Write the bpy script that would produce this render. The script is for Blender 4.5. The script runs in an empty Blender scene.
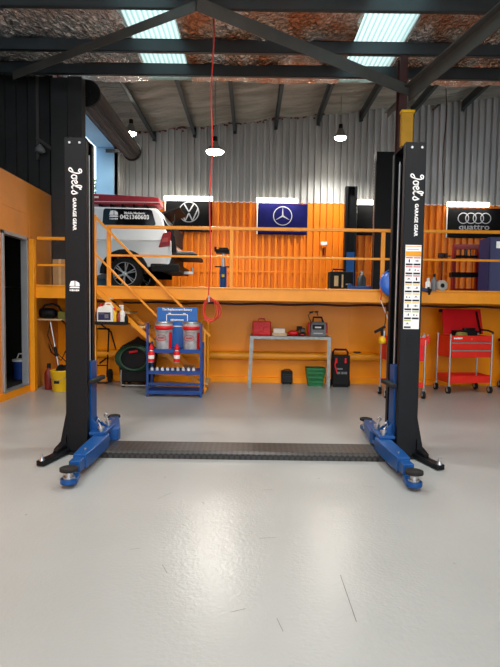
import bpy, math, random
from mathutils import Vector, Matrix
random.seed(7)
S = bpy.context.scene
COL = S.collection
PI = math.pi

# ------------------------------------------------------------------ camera
F = 500.0; CX, CY = 250.0, 333.5
CAM = Vector((0, 0, 1.42))
PITCH, ROLL = math.radians(3.3), math.radians(.8)
fw = Vector((0, math.cos(PITCH), -math.sin(PITCH)))
up0 = Vector((0, math.sin(PITCH), math.cos(PITCH)))
rt0 = Vector((1, 0, 0))
rt = rt0 * math.cos(ROLL) + up0 * math.sin(ROLL)
up = up0 * math.cos(ROLL) - rt0 * math.sin(ROLL)
cd = bpy.data.cameras.new('camera'); cam = bpy.data.objects.new('camera', cd); COL.objects.link(cam)
M = Matrix((rt, up, -fw)).transposed().to_4x4(); M.translation = CAM
cam.matrix_world = M
cd.sensor_fit = 'VERTICAL'; cd.sensor_height = 24.0; cd.lens = 24.0 * F / 667.0
cd.clip_start = 0.05; cd.clip_end = 300
S.camera = cam

def ray(px, py): return fw + rt * ((px - CX) / F) + up * ((CY - py) / F)
def at(px, py, Y):                       # measured point at distance Y
    d = ray(px, py); return CAM + d * (Y / d.y)
def onx(px, py, X):                     # measured point on the plane x = X
    d = ray(px, py); return CAM + d * (X / d.x)
def gp(px, py, z=0.0):                   # measured point on the level z
    d = ray(px, py); return CAM + d * ((z - CAM.z) / d.z)

# ------------------------------------------------------------------ materials
def srgb(c):
    if isinstance(c, str):
        c = [int(c[i:i+2], 16) / 255 for i in (0, 2, 4)]
    return tuple(x / 12.92 if x <= .04045 else ((x + .055) / 1.055) ** 2.4 for x in c) + (1.0,)
def mat(name, c, rough=.5, metal=0.0, var=.12, vs=6.0, bump=0.0, bs=60.0, coat=0.0, c2=None, spec=.5, emit=None, es=0.0, stretch=None):
    m = bpy.data.materials.new(name); m.use_nodes = True
    nt = m.node_tree; N = nt.nodes; L = nt.links
    b = N['Principled BSDF']
    col = srgb(c)
    tc = N.new('ShaderNodeTexCoord'); mp = N.new('ShaderNodeMapping'); L.new(tc.outputs['Object'], mp.inputs[0])
    if stretch: mp.inputs['Scale'].default_value = stretch
    no = N.new('ShaderNodeTexNoise'); no.inputs['Scale'].default_value = vs; no.inputs['Detail'].default_value = 6
    L.new(mp.outputs[0], no.inputs['Vector'])
    rp = N.new('ShaderNodeValToRGB'); L.new(no.outputs['Fac'], rp.inputs[0])
    rp.color_ramp.elements[0].position = .3; rp.color_ramp.elements[1].position = .72
    a = tuple(x * (1 - var) for x in col[:3]) + (1,); z = tuple(min(1, x * (1 + var)) for x in col[:3]) + (1,)
    if c2: z = srgb(c2); a = col
    rp.color_ramp.elements[0].color = a; rp.color_ramp.elements[1].color = z
    L.new(rp.outputs[0], b.inputs['Base Color'])
    b.inputs['Roughness'].default_value = rough; b.inputs['Metallic'].default_value = metal
    b.inputs['Specular IOR Level'].default_value = spec
    if coat: b.inputs['Coat Weight'].default_value = coat; b.inputs['Coat Roughness'].default_value = .15
    if bump:
        n2 = N.new('ShaderNodeTexNoise'); n2.inputs['Scale'].default_value = bs; n2.inputs['Detail'].default_value = 5
        L.new(mp.outputs[0], n2.inputs['Vector'])
        bp = N.new('ShaderNodeBump'); bp.inputs['Strength'].default_value = bump; bp.inputs['Distance'].default_value = .02
        L.new(n2.outputs['Fac'], bp.inputs['Height']); L.new(bp.outputs[0], b.inputs['Normal'])
    if emit:
        b.inputs['Emission Color'].default_value = srgb(emit); b.inputs['Emission Strength'].default_value = es
    return m

ORANGE = mat('orange_paint', 'ff9a02', .35, 0, .05, 2.0, .05, 30, spec=.3)
ORANGE_R = mat('orange_ribbed', 'e27c08', .45, 0, .08, 1.2, .03, 30, spec=.3)
ORANGE_L = mat('orange_rail', 'f0980f', .38, 0, .06, 5)
TAN = mat('orange_board', 'e08c34', .45, 0, .12, 1.5, .05, 25)
GALV = mat('galvanised_sheet', 'b4b6b6', .5, .2, .2, 1.0, .02, 20, stretch=(1.5, 1, .35))
DARKSHEET = mat('dark_sheet', '26282a', .5, .2, .3, 2.0)
CHAR = mat('beam_grey', '343d42', .45, .2, .15, 3.0)
CHAR2 = mat('brace_grey', '4c4c4a', .5, .2, .15, 3.0)
BLK = mat('black_powder', '0e1014', .45, 0, .15, 8, .03, 120, spec=.2)
BLKG = mat('black_gloss', '111214', .22, 0, .1)
BLKM = mat('black_plastic', '0d0e10', .6, 0, .2, 12, spec=.25)
RUB = mat('rubber', '0c0c0c', .85, 0, .2, 20, .1, 80)
BLUE = mat('blue_paint', '0a4684', .4, 0, .12, 8, spec=.35)
BLUED = mat('blue_rack', '1a448a', .45, 0, .12, 8, spec=.3)
NAVY = mat('navy_cabinet', '141850', .6, 0, .08)
RED = mat('red_paint', 'dc161e', .38, 0, .08, 5, spec=.35)
REDO = mat('red_cart', 'e02a1a', .38, 0, .08, 5, spec=.35)
REDM = mat('dark_red_steel', '3a1614', .5, .1, .2, 5)
REDH = mat('red_hose', 'd03018', .45, 0, .05)
SIL = mat('silver_steel', 'b8babc', .3, .85, .1, 10)
STEEL = mat('galvanised_steel', '9a9c9a', .5, .55, .2, 12)
WHT = mat('white_paint', 'e8eaea', .18, 0, .02, 3, coat=.7)
WPL = mat('white_plastic', 'ebebe6', .45, 0, .05)
PRINTW = mat('white_print', 'f2f2f2', .6, 0, .02)
PRINTK = mat('black_print', '141414', .6, 0, .02)
PRINTG = mat('grey_print', '77787a', .6, 0, .02)
YEL = mat('yellow_plastic', 'e8b80c', .45, 0, .08)
YELP = mat('yellow_box', 'c9961c', .5, 0, .1)
GRN = mat('green_plastic', '10703a', .45, 0, .1)
DGRN = mat('dark_green_hose', '0d3a26', .45, 0, .15)
GREY = mat('grey_plastic', '6c7074', .5, 0, .1)
CREAM = mat('tread_timber', 'c4a678', .6, 0, .2, 8)
CARD = mat('cardboard', 'a9865c', .8, 0, .1)
ALU = mat('aluminium', '9a9ca0', .4, .4, .06)
SKYB = mat('sky_blue_wall', '84b0cc', .7, 0, .06, 2)
GLASSK = mat('tinted_glass', '0c0d10', .08, 0, .05)
CHECK = None
LENS = mat('lamp_red', '8a0c12', .3, 0, .2, 20, spec=.3)
BATTEN = mat('batten_tube', 'ffffff', .5, emit='fff4d8', es=5.0)
BAY = mat('bay_lens', 'ffffff', .5, emit='fff3dc', es=45.0)
TANR = mat('reel_metal', '8a8880', .4, .7, .2)
FLAGK = mat('black_flag_cloth', '131416', .9, 0, .15, 5, .2, 4, spec=.1)
FPR = mat('flag_print', '9a9ca4', .8, 0, .05, spec=.1)
FLAGB = mat('blue_flag_cloth', '12134a', .9, 0, .15, 5, .2, 4, spec=.1)
SIGNB = mat('blue_sign', '0d62b4', .4, 0, .05)
LEAF = mat('leaf_green', '4a6a2c', .6, 0, .4, 3)
BARK = mat('bark', '4a3c30', .9, 0, .3, 10)
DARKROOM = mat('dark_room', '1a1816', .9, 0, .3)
CONC = mat('deck_concrete', '8c8780', .7, 0, .15, 3)
ASPH = mat('outside_ground', '77746e', .85, 0, .2, 3)
YL = mat('yellow_label', 'e0c020', .6); GL = mat('lime_label', 'a8b820', .6); OL = mat('orange_label', 'e09a18', .6); RL = mat('red_label', 'c02030', .6)

def floor_mat():
    m = bpy.data.materials.new('epoxy_floor'); m.use_nodes = True
    nt = m.node_tree; N = nt.nodes; L = nt.links; b = N['Principled BSDF']
    tc = N.new('ShaderNodeTexCoord')
    n1 = N.new('ShaderNodeTexNoise'); n1.inputs['Scale'].default_value = .7; n1.inputs['Detail'].default_value = 5
    L.new(tc.outputs['Object'], n1.inputs['Vector'])
    r1 = N.new('ShaderNodeValToRGB'); L.new(n1.outputs['Fac'], r1.inputs[0])
    r1.color_ramp.elements[0].position = .3; r1.color_ramp.elements[1].position = .75
    r1.color_ramp.elements[0].color = srgb('9a9c9b'); r1.color_ramp.elements[1].color = srgb('a6a9a9')
    # worn flecks and scuffs
    v = N.new('ShaderNodeTexVoronoi'); v.inputs['Scale'].default_value = 2.3
    L.new(tc.outputs['Object'], v.inputs['Vector'])
    r2 = N.new('ShaderNodeValToRGB'); L.new(v.outputs['Distance'], r2.inputs[0])
    r2.color_ramp.elements[0].position = .012; r2.color_ramp.elements[1].position = .03
    r2.color_ramp.elements[0].color = (.35, .33, .3, 1); r2.color_ramp.elements[1].color = (1, 1, 1, 1)
    mx = N.new('ShaderNodeMix'); mx.data_type = 'RGBA'; mx.blend_type = 'MULTIPLY'; mx.inputs[0].default_value = .7
    L.new(r1.outputs[0], mx.inputs[6]); L.new(r2.outputs[0], mx.inputs[7])
    n3 = N.new('ShaderNodeTexNoise'); n3.inputs['Scale'].default_value = 48; n3.inputs['Detail'].default_value = 3
    L.new(tc.outputs['Object'], n3.inputs['Vector'])
    n5 = N.new('ShaderNodeTexNoise'); n5.inputs['Scale'].default_value = 12; n5.inputs['Detail'].default_value = 3
    L.new(tc.outputs['Object'], n5.inputs['Vector'])
    ad = N.new('ShaderNodeMath'); ad.operation = 'ADD'; L.new(n3.outputs['Fac'], ad.inputs[0]); L.new(n5.outputs['Fac'], ad.inputs[1])
    bp = N.new('ShaderNodeBump'); bp.inputs['Strength'].default_value = .22; bp.inputs['Distance'].default_value = .006
    L.new(ad.outputs[0], bp.inputs['Height']); L.new(bp.outputs[0], b.inputs['Normal'])
    L.new(mx.outputs[2], b.inputs['Base Color'])
    b.inputs['Roughness'].default_value = .28; b.inputs['Specular IOR Level'].default_value = .5
    return m
FLOOR = floor_mat()

def foil_mat(name, c1, c2, c3, rough, metal, scale, bump, stretch, dist=.06):
    m = bpy.data.materials.new(name); m.use_nodes = True
    nt = m.node_tree; N = nt.nodes; L = nt.links; b = N['Principled BSDF']
    tc = N.new('ShaderNodeTexCoord'); mp = N.new('ShaderNodeMapping'); L.new(tc.outputs['Object'], mp.inputs[0]); mp.inputs['Scale'].default_value = stretch
    n1 = N.new('ShaderNodeTexNoise'); n1.inputs['Scale'].default_value = 1.1; n1.inputs['Detail'].default_value = 4
    L.new(mp.outputs[0], n1.inputs['Vector'])
    r1 = N.new('ShaderNodeValToRGB')
    if name == 'foil_front':          # plain silver foil on the left bay, orange wall reflection painted into its colour elsewhere
        sx = N.new('ShaderNodeSeparateXYZ'); L.new(tc.outputs['Object'], sx.inputs[0])
        ma = N.new('ShaderNodeMapRange'); ma.inputs[1].default_value = -1.6; ma.inputs[2].default_value = -2.4; ma.inputs[3].default_value = 0; ma.inputs[4].default_value = .4
        L.new(sx.outputs[0], ma.inputs[0]); aa = N.new('ShaderNodeMath'); aa.operation = 'ADD'; L.new(n1.outputs['Fac'], aa.inputs[0]); L.new(ma.outputs[0], aa.inputs[1]); L.new(aa.outputs[0], r1.inputs[0])
    else: L.new(n1.outputs['Fac'], r1.inputs[0])
    e = r1.color_ramp.elements; e[0].position = .36; e[1].position = .66
    e[0].color = srgb(c1); e[1].color = srgb(c3); k = e.new(.5); k.color = srgb(c2)
    L.new(r1.outputs[0], b.inputs['Base Color'])
    n2 = N.new('ShaderNodeTexNoise'); n2.inputs['Scale'].default_value = scale; n2.inputs['Detail'].default_value = 5; n2.inputs['Distortion'].default_value = .6
    L.new(mp.outputs[0], n2.inputs['Vector'])
    bp = N.new('ShaderNodeBump'); bp.inputs['Strength'].default_value = bump; bp.inputs['Distance'].default_value = dist
    L.new(n2.outputs['Fac'], bp.inputs['Height']); L.new(bp.outputs[0], b.inputs['Normal'])
    b.inputs['Roughness'].default_value = rough; b.inputs['Metallic'].default_value = metal
    return m
FOIL_F = foil_mat('foil_front', 'd08c64', 'd8bca8', 'f6f6f6', .16, .92, 7, .8, (2.4, 1.2, 1), .12)
FOIL_R = foil_mat('foil_rear', '8c8c84', 'a4a49c', 'b8b8b2', .38, .5, 4.5, 1.0, (.8, 3.4, 1), .12)

def checker_mat():
    m = bpy.data.materials.new('checker_plate'); m.use_nodes = True
    nt = m.node_tree; N = nt.nodes; L = nt.links; b = N['Principled BSDF']
    tc = N.new('ShaderNodeTexCoord'); mp = N.new('ShaderNodeMapping'); mp.inputs['Rotation'].default_value = (0, 0, PI/4)
    L.new(tc.outputs['Object'], mp.inputs[0])
    ck = N.new('ShaderNodeTexChecker'); ck.inputs['Scale'].default_value = 28; L.new(mp.outputs[0], ck.inputs['Vector'])
    ck.inputs[1].default_value = srgb('3a3735'); ck.inputs[2].default_value = srgb('1e1d1d')
    L.new(ck.outputs['Color'], b.inputs['Base Color'])
    bp = N.new('ShaderNodeBump'); bp.inputs['Strength'].default_value = .6; bp.inputs['Distance'].default_value = .004
    L.new(ck.outputs['Fac'], bp.inputs['Height']); L.new(bp.outputs[0], b.inputs['Normal'])
    b.inputs['Roughness'].default_value = .4; b.inputs['Metallic'].default_value = .3
    return m
CHECK = checker_mat()

def skylight_mat():
    m = bpy.data.materials.new('translucent_sheet'); m.use_nodes = True
    nt = m.node_tree; N = nt.nodes; L = nt.links; N.remove(N['Principled BSDF'])
    t = N.new('ShaderNodeBsdfTranslucent'); t.inputs[0].default_value = srgb('d8f2ea')
    d = N.new('ShaderNodeBsdfDiffuse'); d.inputs[0].default_value = srgb('c8dcd6')
    x = N.new('ShaderNodeMixShader'); x.inputs[0].default_value = .2
    L.new(t.outputs[0], x.inputs[1]); L.new(d.outputs[0], x.inputs[2]); L.new(x.outputs[0], N['Material Output'].inputs[0])
    tc = N.new('ShaderNodeTexCoord'); w = N.new('ShaderNodeTexWave'); w.bands_direction = 'X'; w.inputs['Scale'].default_value = 4.2; w.inputs['Distortion'].default_value = .4; L.new(tc.outputs['Object'], w.inputs[0])
    r = N.new('ShaderNodeValToRGB'); r.color_ramp.elements[0].color = srgb('86a096'); r.color_ramp.elements[1].color = srgb('b4c8c2')
    L.new(w.outputs['Fac'], r.inputs[0]); L.new(r.outputs[0], t.inputs[0])
    return m
SKYL = skylight_mat()

# ------------------------------------------------------------------ mesh builder
class MB:
    def __init__(s): s.v = []; s.f = []; s.sm = []; s.mi = []; s.cur = 0
    def add(s, vs, fs, smooth=False):
        o = len(s.v); s.v += [Vector(v) for v in vs]
        for f in fs: s.f.append([i + o for i in f]); s.sm.append(smooth); s.mi.append(s.cur)
        return s
    def m(s, i): s.cur = i; return s
    def box(s, c, d, R=None):
        hx, hy, hz = d[0]/2, d[1]/2, d[2]/2; c = Vector(c)
        vs = [Vector((x, y, z)) for x in (-hx, hx) for y in (-hy, hy) for z in (-hz, hz)]
        if R is not None:
            if isinstance(R, (int, float)): R = Matrix.Rotation(R, 3, 'Z')
            vs = [R @ v for v in vs]
        return s.add([v + c for v in vs], [(0,1,3,2),(4,6,7,5),(0,4,5,1),(2,3,7,6),(0,2,6,4),(1,5,7,3)])
    def bb(s, x0, x1, y0, y1, z0, z1): return s.box(((x0+x1)/2, (y0+y1)/2, (z0+z1)/2), (abs(x1-x0), abs(y1-y0), abs(z1-z0)))
    def bar(s, a, b, w, h, upv=(0, 0, 1)):
        a = Vector(a); b = Vector(b); d = (b - a); L = d.length; d.normalize()
        u = Vector(upv); x = d.cross(u)
        if x.length < 1e-4: x = Vector((1, 0, 0))
        x.normalize(); u = x.cross(d)
        vs = []
        for p in (a, b):
            for sx, sz in ((-1,-1),(1,-1),(1,1),(-1,1)): vs.append(p + x*(sx*w/2) + u*(sz*h/2))
        return s.add(vs, [(0,3,2,1),(4,5,6,7),(0,1,5,4),(1,2,6,5),(2,3,7,6),(3,0,4,7)])
    def cyl(s, a, b, r, r2=None, n=16, cap=True):
        a = Vector(a); b = Vector(b); r2 = r if r2 is None else r2
        d = (b - a).normalized(); t = Vector((0, 0, 1)) if abs(d.z) < .9 else Vector((1, 0, 0))
        x = d.cross(t).normalized(); y = d.cross(x)
        vs = []
        for p, q in ((a, r), (b, r2)):
            for i in range(n):
                w = 2*PI*i/n; vs.append(p + x*(q*math.cos(w)) + y*(q*math.sin(w)))
        s.add(vs, [(i, i+n, (i+1) % n + n, (i+1) % n) for i in range(n)], True)
        if cap:
            s.add(vs[:n], [tuple(range(n))]); s.add(vs[n:], [tuple(reversed(range(n)))])
        return s
    def tube(s, pts, r, n=8, closed=False):
        pts = [Vector(p) for p in pts]; k = len(pts); vs = []; ref = None
        for i, p in enumerate(pts):
            if closed: d = pts[(i+1) % k] - pts[i-1]
            else: d = pts[min(i+1, k-1)] - pts[max(i-1, 0)]
            d.normalize()
            if ref is None: ref = Vector((0, 0, 1)) if abs(d.z) < .9 else Vector((1, 0, 0))
            x = d.cross(ref).normalized(); y = x.cross(d).normalized(); ref = y
            for j in range(n):
                w = 2*PI*j/n; vs.append(p + x*(r*math.cos(w)) + y*(r*math.sin(w)))
        fs = []
        for i in range(k if closed else k-1):
            a = i*n; b = ((i+1) % k)*n
            for j in range(n): fs.append((a+j, a+(j+1) % n, b+(j+1) % n, b+j))
        s.add(vs, fs, True)
        if not closed:
            s.add(vs[:n], [tuple(reversed(range(n)))]); s.add(vs[-n:], [tuple(range(n))])
        return s
    def lathe(s, c, prof, n=20, axis='z', cap=True):
        c = Vector(c); vs = []
        for r, z in prof:
            for i in range(n):
                w = 2*PI*i/n
                q = Vector((r*math.cos(w), r*math.sin(w), z))
                if axis == 'y': q = Vector((q.x, q.z, q.y))
                if axis == 'x': q = Vector((q.z, q.x, q.y))
                vs.append(c + q)
        fs = []
        for k in range(len(prof)-1):
            for i in range(n): fs.append((k*n+i, k*n+(i+1) % n, (k+1)*n+(i+1) % n, (k+1)*n+i))
        s.add(vs, fs, True)
        if not cap: return s
        if prof[0][0] > 1e-4: s.add(vs[:n], [tuple(reversed(range(n)))])
        if prof[-1][0] > 1e-4: s.add(vs[-n:], [tuple(range(n))])
        return s
    def prism(s, poly, o, u, v, w):      # polygon in (u,v) at o, extruded by vector w
        o = Vector(o); u = Vector(u); v = Vector(v); w = Vector(w); n = len(poly)
        vs = [o + u*a + v*b for a, b in poly]; vs += [p + w for p in vs]
        return s.add(vs, [tuple(range(n)), tuple(reversed(range(n, 2*n)))] + [(i, i+n, (i+1) % n + n, (i+1) % n) for i in range(n)])
    def build(s, name, m, parent=None, bevel=0, seg=2):
        me = bpy.data.meshes.new(name)
        me.from_pydata([tuple(v) for v in s.v], [], s.f)
        for x in (m if isinstance(m, (list, tuple)) else [m]): me.materials.append(x)
        me.polygons.foreach_set('use_smooth', s.sm); me.polygons.foreach_set('material_index', s.mi)
        me.update()
        import bmesh
        b = bmesh.new(); b.from_mesh(me); bmesh.ops.remove_doubles(b, verts=b.verts, dist=1e-5) if False else None
        bmesh.ops.recalc_face_normals(b, faces=b.faces); b.to_mesh(me); b.free()
        o = bpy.data.objects.new(name, me); COL.objects.link(o)
        if parent: o.parent = parent
        if bevel:
            md = o.modifiers.new('bevel', 'BEVEL'); md.width = bevel; md.segments = seg; md.limit_method = 'ANGLE'; md.angle_limit = math.radians(40)
        return o

def tag(o, label, cat, group=None, kind=None):
    o['label'] = label; o['category'] = cat
    if group: o['group'] = group
    if kind: o['kind'] = kind
    return o
def thing(name, label, cat, loc=(0, 0, 0), rz=0, group=None):
    o = bpy.data.objects.new(name, None); COL.objects.link(o); o.empty_display_size = .1
    o.location = loc; o.rotation_euler = (0, 0, rz)
    return tag(o, label, cat, group)
def struct(name, mb, m, bevel=0, label=None):
    o = mb.build(name, m, None, bevel); o['kind'] = 'structure'
    if label: o['label'] = label
    return o
def kids(o): return [c for c in bpy.data.objects if c.parent == o]
def copy_tree(o, parent=None):
    ch = kids(o); c = o.copy(); COL.objects.link(c); c.parent = parent
    for k in ch: copy_tree(k, c)
    return c

def text_geo(txt, size, align='CENTER', spacing=1.0, bold=0.0):
    cu = bpy.data.curves.new('t', 'FONT'); cu.body = txt; cu.size = size; cu.align_x = align; cu.align_y = 'CENTER'
    cu.space_character = spacing; cu.offset = bold; cu.resolution_u = 3
    ob = bpy.data.objects.new('t', cu); COL.objects.link(ob)
    bpy.context.view_layer.update()
    me = ob.to_mesh(); vs = [v.co.copy() for v in me.vertices]; fs = [tuple(p.vertices) for p in me.polygons]
    ob.to_mesh_clear(); bpy.data.objects.remove(ob); bpy.data.curves.remove(cu)
    return vs, fs
def put_text(mb, txt, size, o, u, v, sx=1.0, **k):
    vs, fs = text_geo(txt, size, **k); o = Vector(o); u = Vector(u); v = Vector(v)
    mb.add([o + u*(p.x*sx) + v*p.y for p in vs], fs)
def stroke(mb, pts, w, o, u, v):         # flat ribbon along 2-d points
    o = Vector(o); u = Vector(u); v = Vector(v); P = [Vector((a, b)) for a, b in pts]
    # resample with catmull rom
    Q = []
    for i in range(len(P)-1):
        p0 = P[max(i-1, 0)]; p1 = P[i]; p2 = P[i+1]; p3 = P[min(i+2, len(P)-1)]
        for k in range(5):
            t = k/5; Q.append(.5*((2*p1) + (-p0+p2)*t + (2*p0-5*p1+4*p2-p3)*t*t + (-p0+3*p1-3*p2+p3)*t**3))
    Q.append(P[-1]); vs = []
    for i, q in enumerate(Q):
        d = (Q[min(i+1, len(Q)-1)] - Q[max(i-1, 0)]); d = d.normalized() if d.length > 1e-6 else Vector((1, 0))
        n = Vector((-d.y, d.x))*w/2
        for s_ in (1, -1):
            c = q + n*s_; vs.append(o + u*c.x + v*c.y)
    mb.add(vs, [(2*i, 2*i+1, 2*i+3, 2*i+2) for i in range(len(Q)-1)])
def ring2d(mb, c, r, w, o, u, v, n=40, ry=None):
    o = Vector(o); u = Vector(u); v = Vector(v); vs = []; ry = ry or r
    for i in range(n):
        a = 2*PI*i/n
        for k in (w/2, -w/2): vs.append(o + u*(c[0]+(r+k)*math.cos(a)) + v*(c[1]+(ry+k)*math.sin(a)))
    mb.add(vs, [(2*i, 2*i+1, (2*i+3) % (2*n), (2*i+2) % (2*n)) for i in range(n)])
def disc2d(mb, c, r, o, u, v, n=32):
    o = Vector(o); u = Vector(u); v = Vector(v)
    mb.add([o + u*(c[0]+r*math.cos(2*PI*i/n)) + v*(c[1]+r*math.sin(2*PI*i/n)) for i in range(n)], [tuple(range(n))])

def scribble(mb, c, w, h, o, u, v, seed=1):      # worn unreadable lettering: a row of short printed strokes
    r = random.Random(seed); o = Vector(o); u = Vector(u); v = Vector(v); x = c[0]-w/2
    while x < c[0]+w/2:
        q = h*r.uniform(.35, .7); a0 = c[1]-h/2*r.uniform(.7, 1); a1 = c[1]+h/2*r.uniform(.6, 1)
        mb.add([o+u*x+v*a0, o+u*(x+q)+v*a0, o+u*(x+q)+v*a1, o+u*x+v*a1], [(0, 1, 2, 3)]); x += q+h*.16
def ribbed(x0, x1, z0, z1, pitch=.18, depth=.03):     # ribbed sheet in the x-z plane facing -y: profile points (x, y)
    pts = []; x = x0
    while x < x1:
        pts += [(x, 0), (x + pitch*.52, 0), (x + pitch*.58, -depth), (x + pitch*.94, -depth)]; x += pitch
    pts = [(min(a, x1), b) for a, b in pts]; pts.append((x1, 0))
    return pts
def rib_panel(mb, o, u, n, width, zf0, zf1, pitch=.178, depth=.085):
    # panel from o along u; n = facing direction; zf0/zf1 give bottom and top height at distance t
    o = Vector(o); u = Vector(u); n = Vector(n); pts = ribbed(0, width, 0, 0, pitch, depth); vs = []
    for a, b in pts:
        p = o + u*a - n*b
        vs.append((p.x, p.y, zf0(a))); vs.append((p.x, p.y, zf1(a)))
    mb.add(vs, [(2*i, 2*i+2, 2*i+3, 2*i+1) for i in range(len(pts)-1)])

# ================================================================== SETTING
DZ = 1.68                # upper level
DF = 8.05                # its front edge
WL = -3.5                # office wall
BY = 14.0                # back wall
WY = 9.1                 # lower rear wall
print('deck', at(250, 287, DF).z, at(250, 300, DF).z, 'wall foot', gp(250, 383).y, 'orange seam', at(250, 200, BY).z, 'office', gp(0, 406), gp(31.5, 391.5), 'top', onx(53, 200, WL), 'door', onx(27.3, 239.7, WL), onx(3, 233.5, WL), onx(27, 383, WL))
mb = MB(); mb.add([(-9, -7, 0), (9.5, -7, 0), (9.5, WY+.1, 0), (-9, WY+.1, 0)], [(0, 1, 2, 3)]); struct('floor', mb, FLOOR)
# long scuff marks worn into the paint
mb = MB()
for k in range(9):
    p = gp(random.uniform(120, 380), random.uniform(480, 640)); a = random.uniform(0, PI); L = random.uniform(.05, .16); q = p+Vector((L*math.cos(a), L*math.sin(a), 0)); n_ = Vector((-math.sin(a), math.cos(a), 0))*.0015
    mb.add([(v.x, v.y, .0008) for v in (p-n_, q-n_, q+n_, p+n_)], [(0, 1, 2, 3)])
p = gp(340, 575); q = gp(356, 622); mb.add([(v.x, v.y, .0008) for v in (p, q, q+Vector((.004, 0, 0)), p+Vector((.004, 0, 0)))], [(0, 1, 2, 3)])
struct('floor_scuffs', mb, mat('scuff', '6e6a66', .6))
# upper level slab with edge beam
mb = MB(); mb.bb(-3.6, 9.0, WY+.05, BY+.1, DZ-.12, DZ); mb.bb(WL, 9.0, DF, WY+.05, DZ-.12, DZ)
struct('floor_upper', mb, CONC)
mb = MB(); mb.bb(WL+.01, 9.0, DF-.07, DF-.001, DZ-.2, DZ+.01); mb.bb(WL+.01, 9.0, DF-.09, DF-.07, DZ-.015, DZ+.01)
struct('trim_1', mb, ORANGE_L, .004, 'orange steel edge beam of the upper level')
# lower rear wall of boards with joints
mb = MB(); mb.bb(WL, 9.0, WY, WY+.04, 0, DZ-.12)
x = WL+.5
while x < 9: mb.m(0).bb(x, x+.05, WY-.008, WY, .12, DZ-.12); x += 1.6
struct('wall_rear_lower', mb, ORANGE)
mb = MB(); mb.bb(WL, 9.0, WY-.06, WY, 0, .1); struct('baseboard_rear', mb, ORANGE, .004)

# back wall
mb = MB()
XB0, XB1 = -3.55, 9.0
seam = lambda a: at(250, 202, BY).z - .0
top = lambda a: 6.08 + (a) * .108
rib_panel(mb, (XB0, BY, 0), (1, 0, 0), (0, -1, 0), XB1-XB0, lambda a: DZ, lambda a: 4.24)
mb.m(1); rib_panel(mb, (XB0, BY-.012, 0), (1, 0, 0), (0, -1, 0), XB1-XB0, lambda a: 4.24, top)
mb.m(0); mb.bb(XB0, XB1, BY-.089, BY-.084, 2.32, 2.36)
struct('wall_back', mb, [ORANGE_R, GALV])
mb = MB()
for i in range(150):
    xx = random.uniform(-3.3, 2.0); mb.box((xx, BY-.107, top(xx-XB0)-.02-abs(random.gauss(0, .05))), (.05, .02, .04), random.uniform(-.4, .4))
o = mb.build('wall_plug', mat('putty', '6a3a2c', .8)); o['kind'] = 'structure'

# left side wall of the upper level (with the big roller opening), from y=8.6 to 14
OY0, OY1, OZ = 9.3, 13.05, 5.4
XS = -3.55
mb = MB()
tz = 6.2
mb.bb(XS-.45, XS, WY+.05, OY0, 1.4, tz); mb.bb(XS-.45, XS, OY1+.001, BY+.1, 1.4, tz); mb.bb(XS-.45, XS, OY0, OY1, OZ, tz)
mb.m(1)
mb.bb(XS-.46, XS+.005, OY1-.004, OY1, 1.6, OZ); mb.bb(XS-.46, XS+.005, OY0, OY0+.004, 1.6, OZ); mb.bb(XS-.46, XS+.005, OY0, OY1, OZ-.004, OZ)
struct('wall_left_upper', mb, [GALV, SKYB])
mb = MB(); rib_panel(mb, (XS+.001, BY, 0), (0, -1, 0), (1, 0, 0), BY-OY1-.05, lambda a: DZ, lambda a: 6.1)
struct('wall_left_lining', mb, GALV)
# dark sheet wall facing the camera over the office
mb = MB(); rib_panel(mb, (-9, WY, 0), (1, 0, 0), (0, -1, 0), 9+XS, lambda a: 0, lambda a: 6.3, .2, .035)
struct('wall_left_rear', mb, DARKSHEET)
mb = MB(); rib_panel(mb, (-5.4, WY, 0), (0, -1, 0), (1, 0, 0), 13.0, lambda a: 3.0, lambda a: 6.3, .2, .035)
struct('wall_left_high', mb, DARKSHEET)
# right side walls
mb = MB(); rib_panel(mb, (8.95, BY, 0), (0, -1, 0), (-1, 0, 0), BY-WY, lambda a: DZ, lambda a: 7.6)
rib_panel(mb, (6.2, WY, 0), (0, -1, 0), (-1, 0, 0), 15, lambda a: 0, lambda a: 6.2)
struct('wall_right', mb, GALV)

# office wall with doorway
OT = 3.27; DY0, DY1, DH, KERB = 7.04, 7.86, 2.42, .12
OE = 8.86
mb = MB()
def owall(y0, y1, z0, z1): mb.bb(WL-.05, WL, y0, y1, z0, z1)
owall(-6, DY0, 0, OT); owall(DY1, OE, 0, OT); owall(DY0, DY1, DH, OT); owall(DY0, DY1, 0, KERB); owall(OE, WY, 0, DZ-.13)
mb.bb(WL-1.8, WL, OE-.05, OE, DZ, OT)
mb.m(1); mb.bb(-5.35, WL-.001, -6, OE-.05, OT-.06, OT+.01)
mb.m(0); mb.bb(WL, WL+.004, -6, OE, 2.78, 2.79); mb.bb(WL, WL+.004, 7.96, 7.967, DH, 2.78)
struct('wall_left', mb, [TAN, DARKSHEET])
mb = MB(); mb.bb(WL, WL+.02, -6, DF-.06, 0, .11); struct('baseboard_left', mb, ORANGE)
mb = MB(); mb.bb(WL-.02, WL+.09, DF-.16, DF-.06, 0, 2.4); struct('trim_2', mb, ORANGE_L, .004, 'orange corner post at the end of the office wall')
# door frame
mb = MB()
for y0 in (DY0-.0, DY1-.06): mb.bb(WL-.07, WL+.03, y0, y0+.05, KERB, DH)
mb.bb(WL-.07, WL+.03, DY0, DY1, DH-.05, DH); mb.bb(WL-.07, WL+.03, DY0, DY1, KERB-.01, KERB+.015)
d1 = struct('door_1', mb, ALU, .003, 'grey aluminium frame of the open office doorway')
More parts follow.
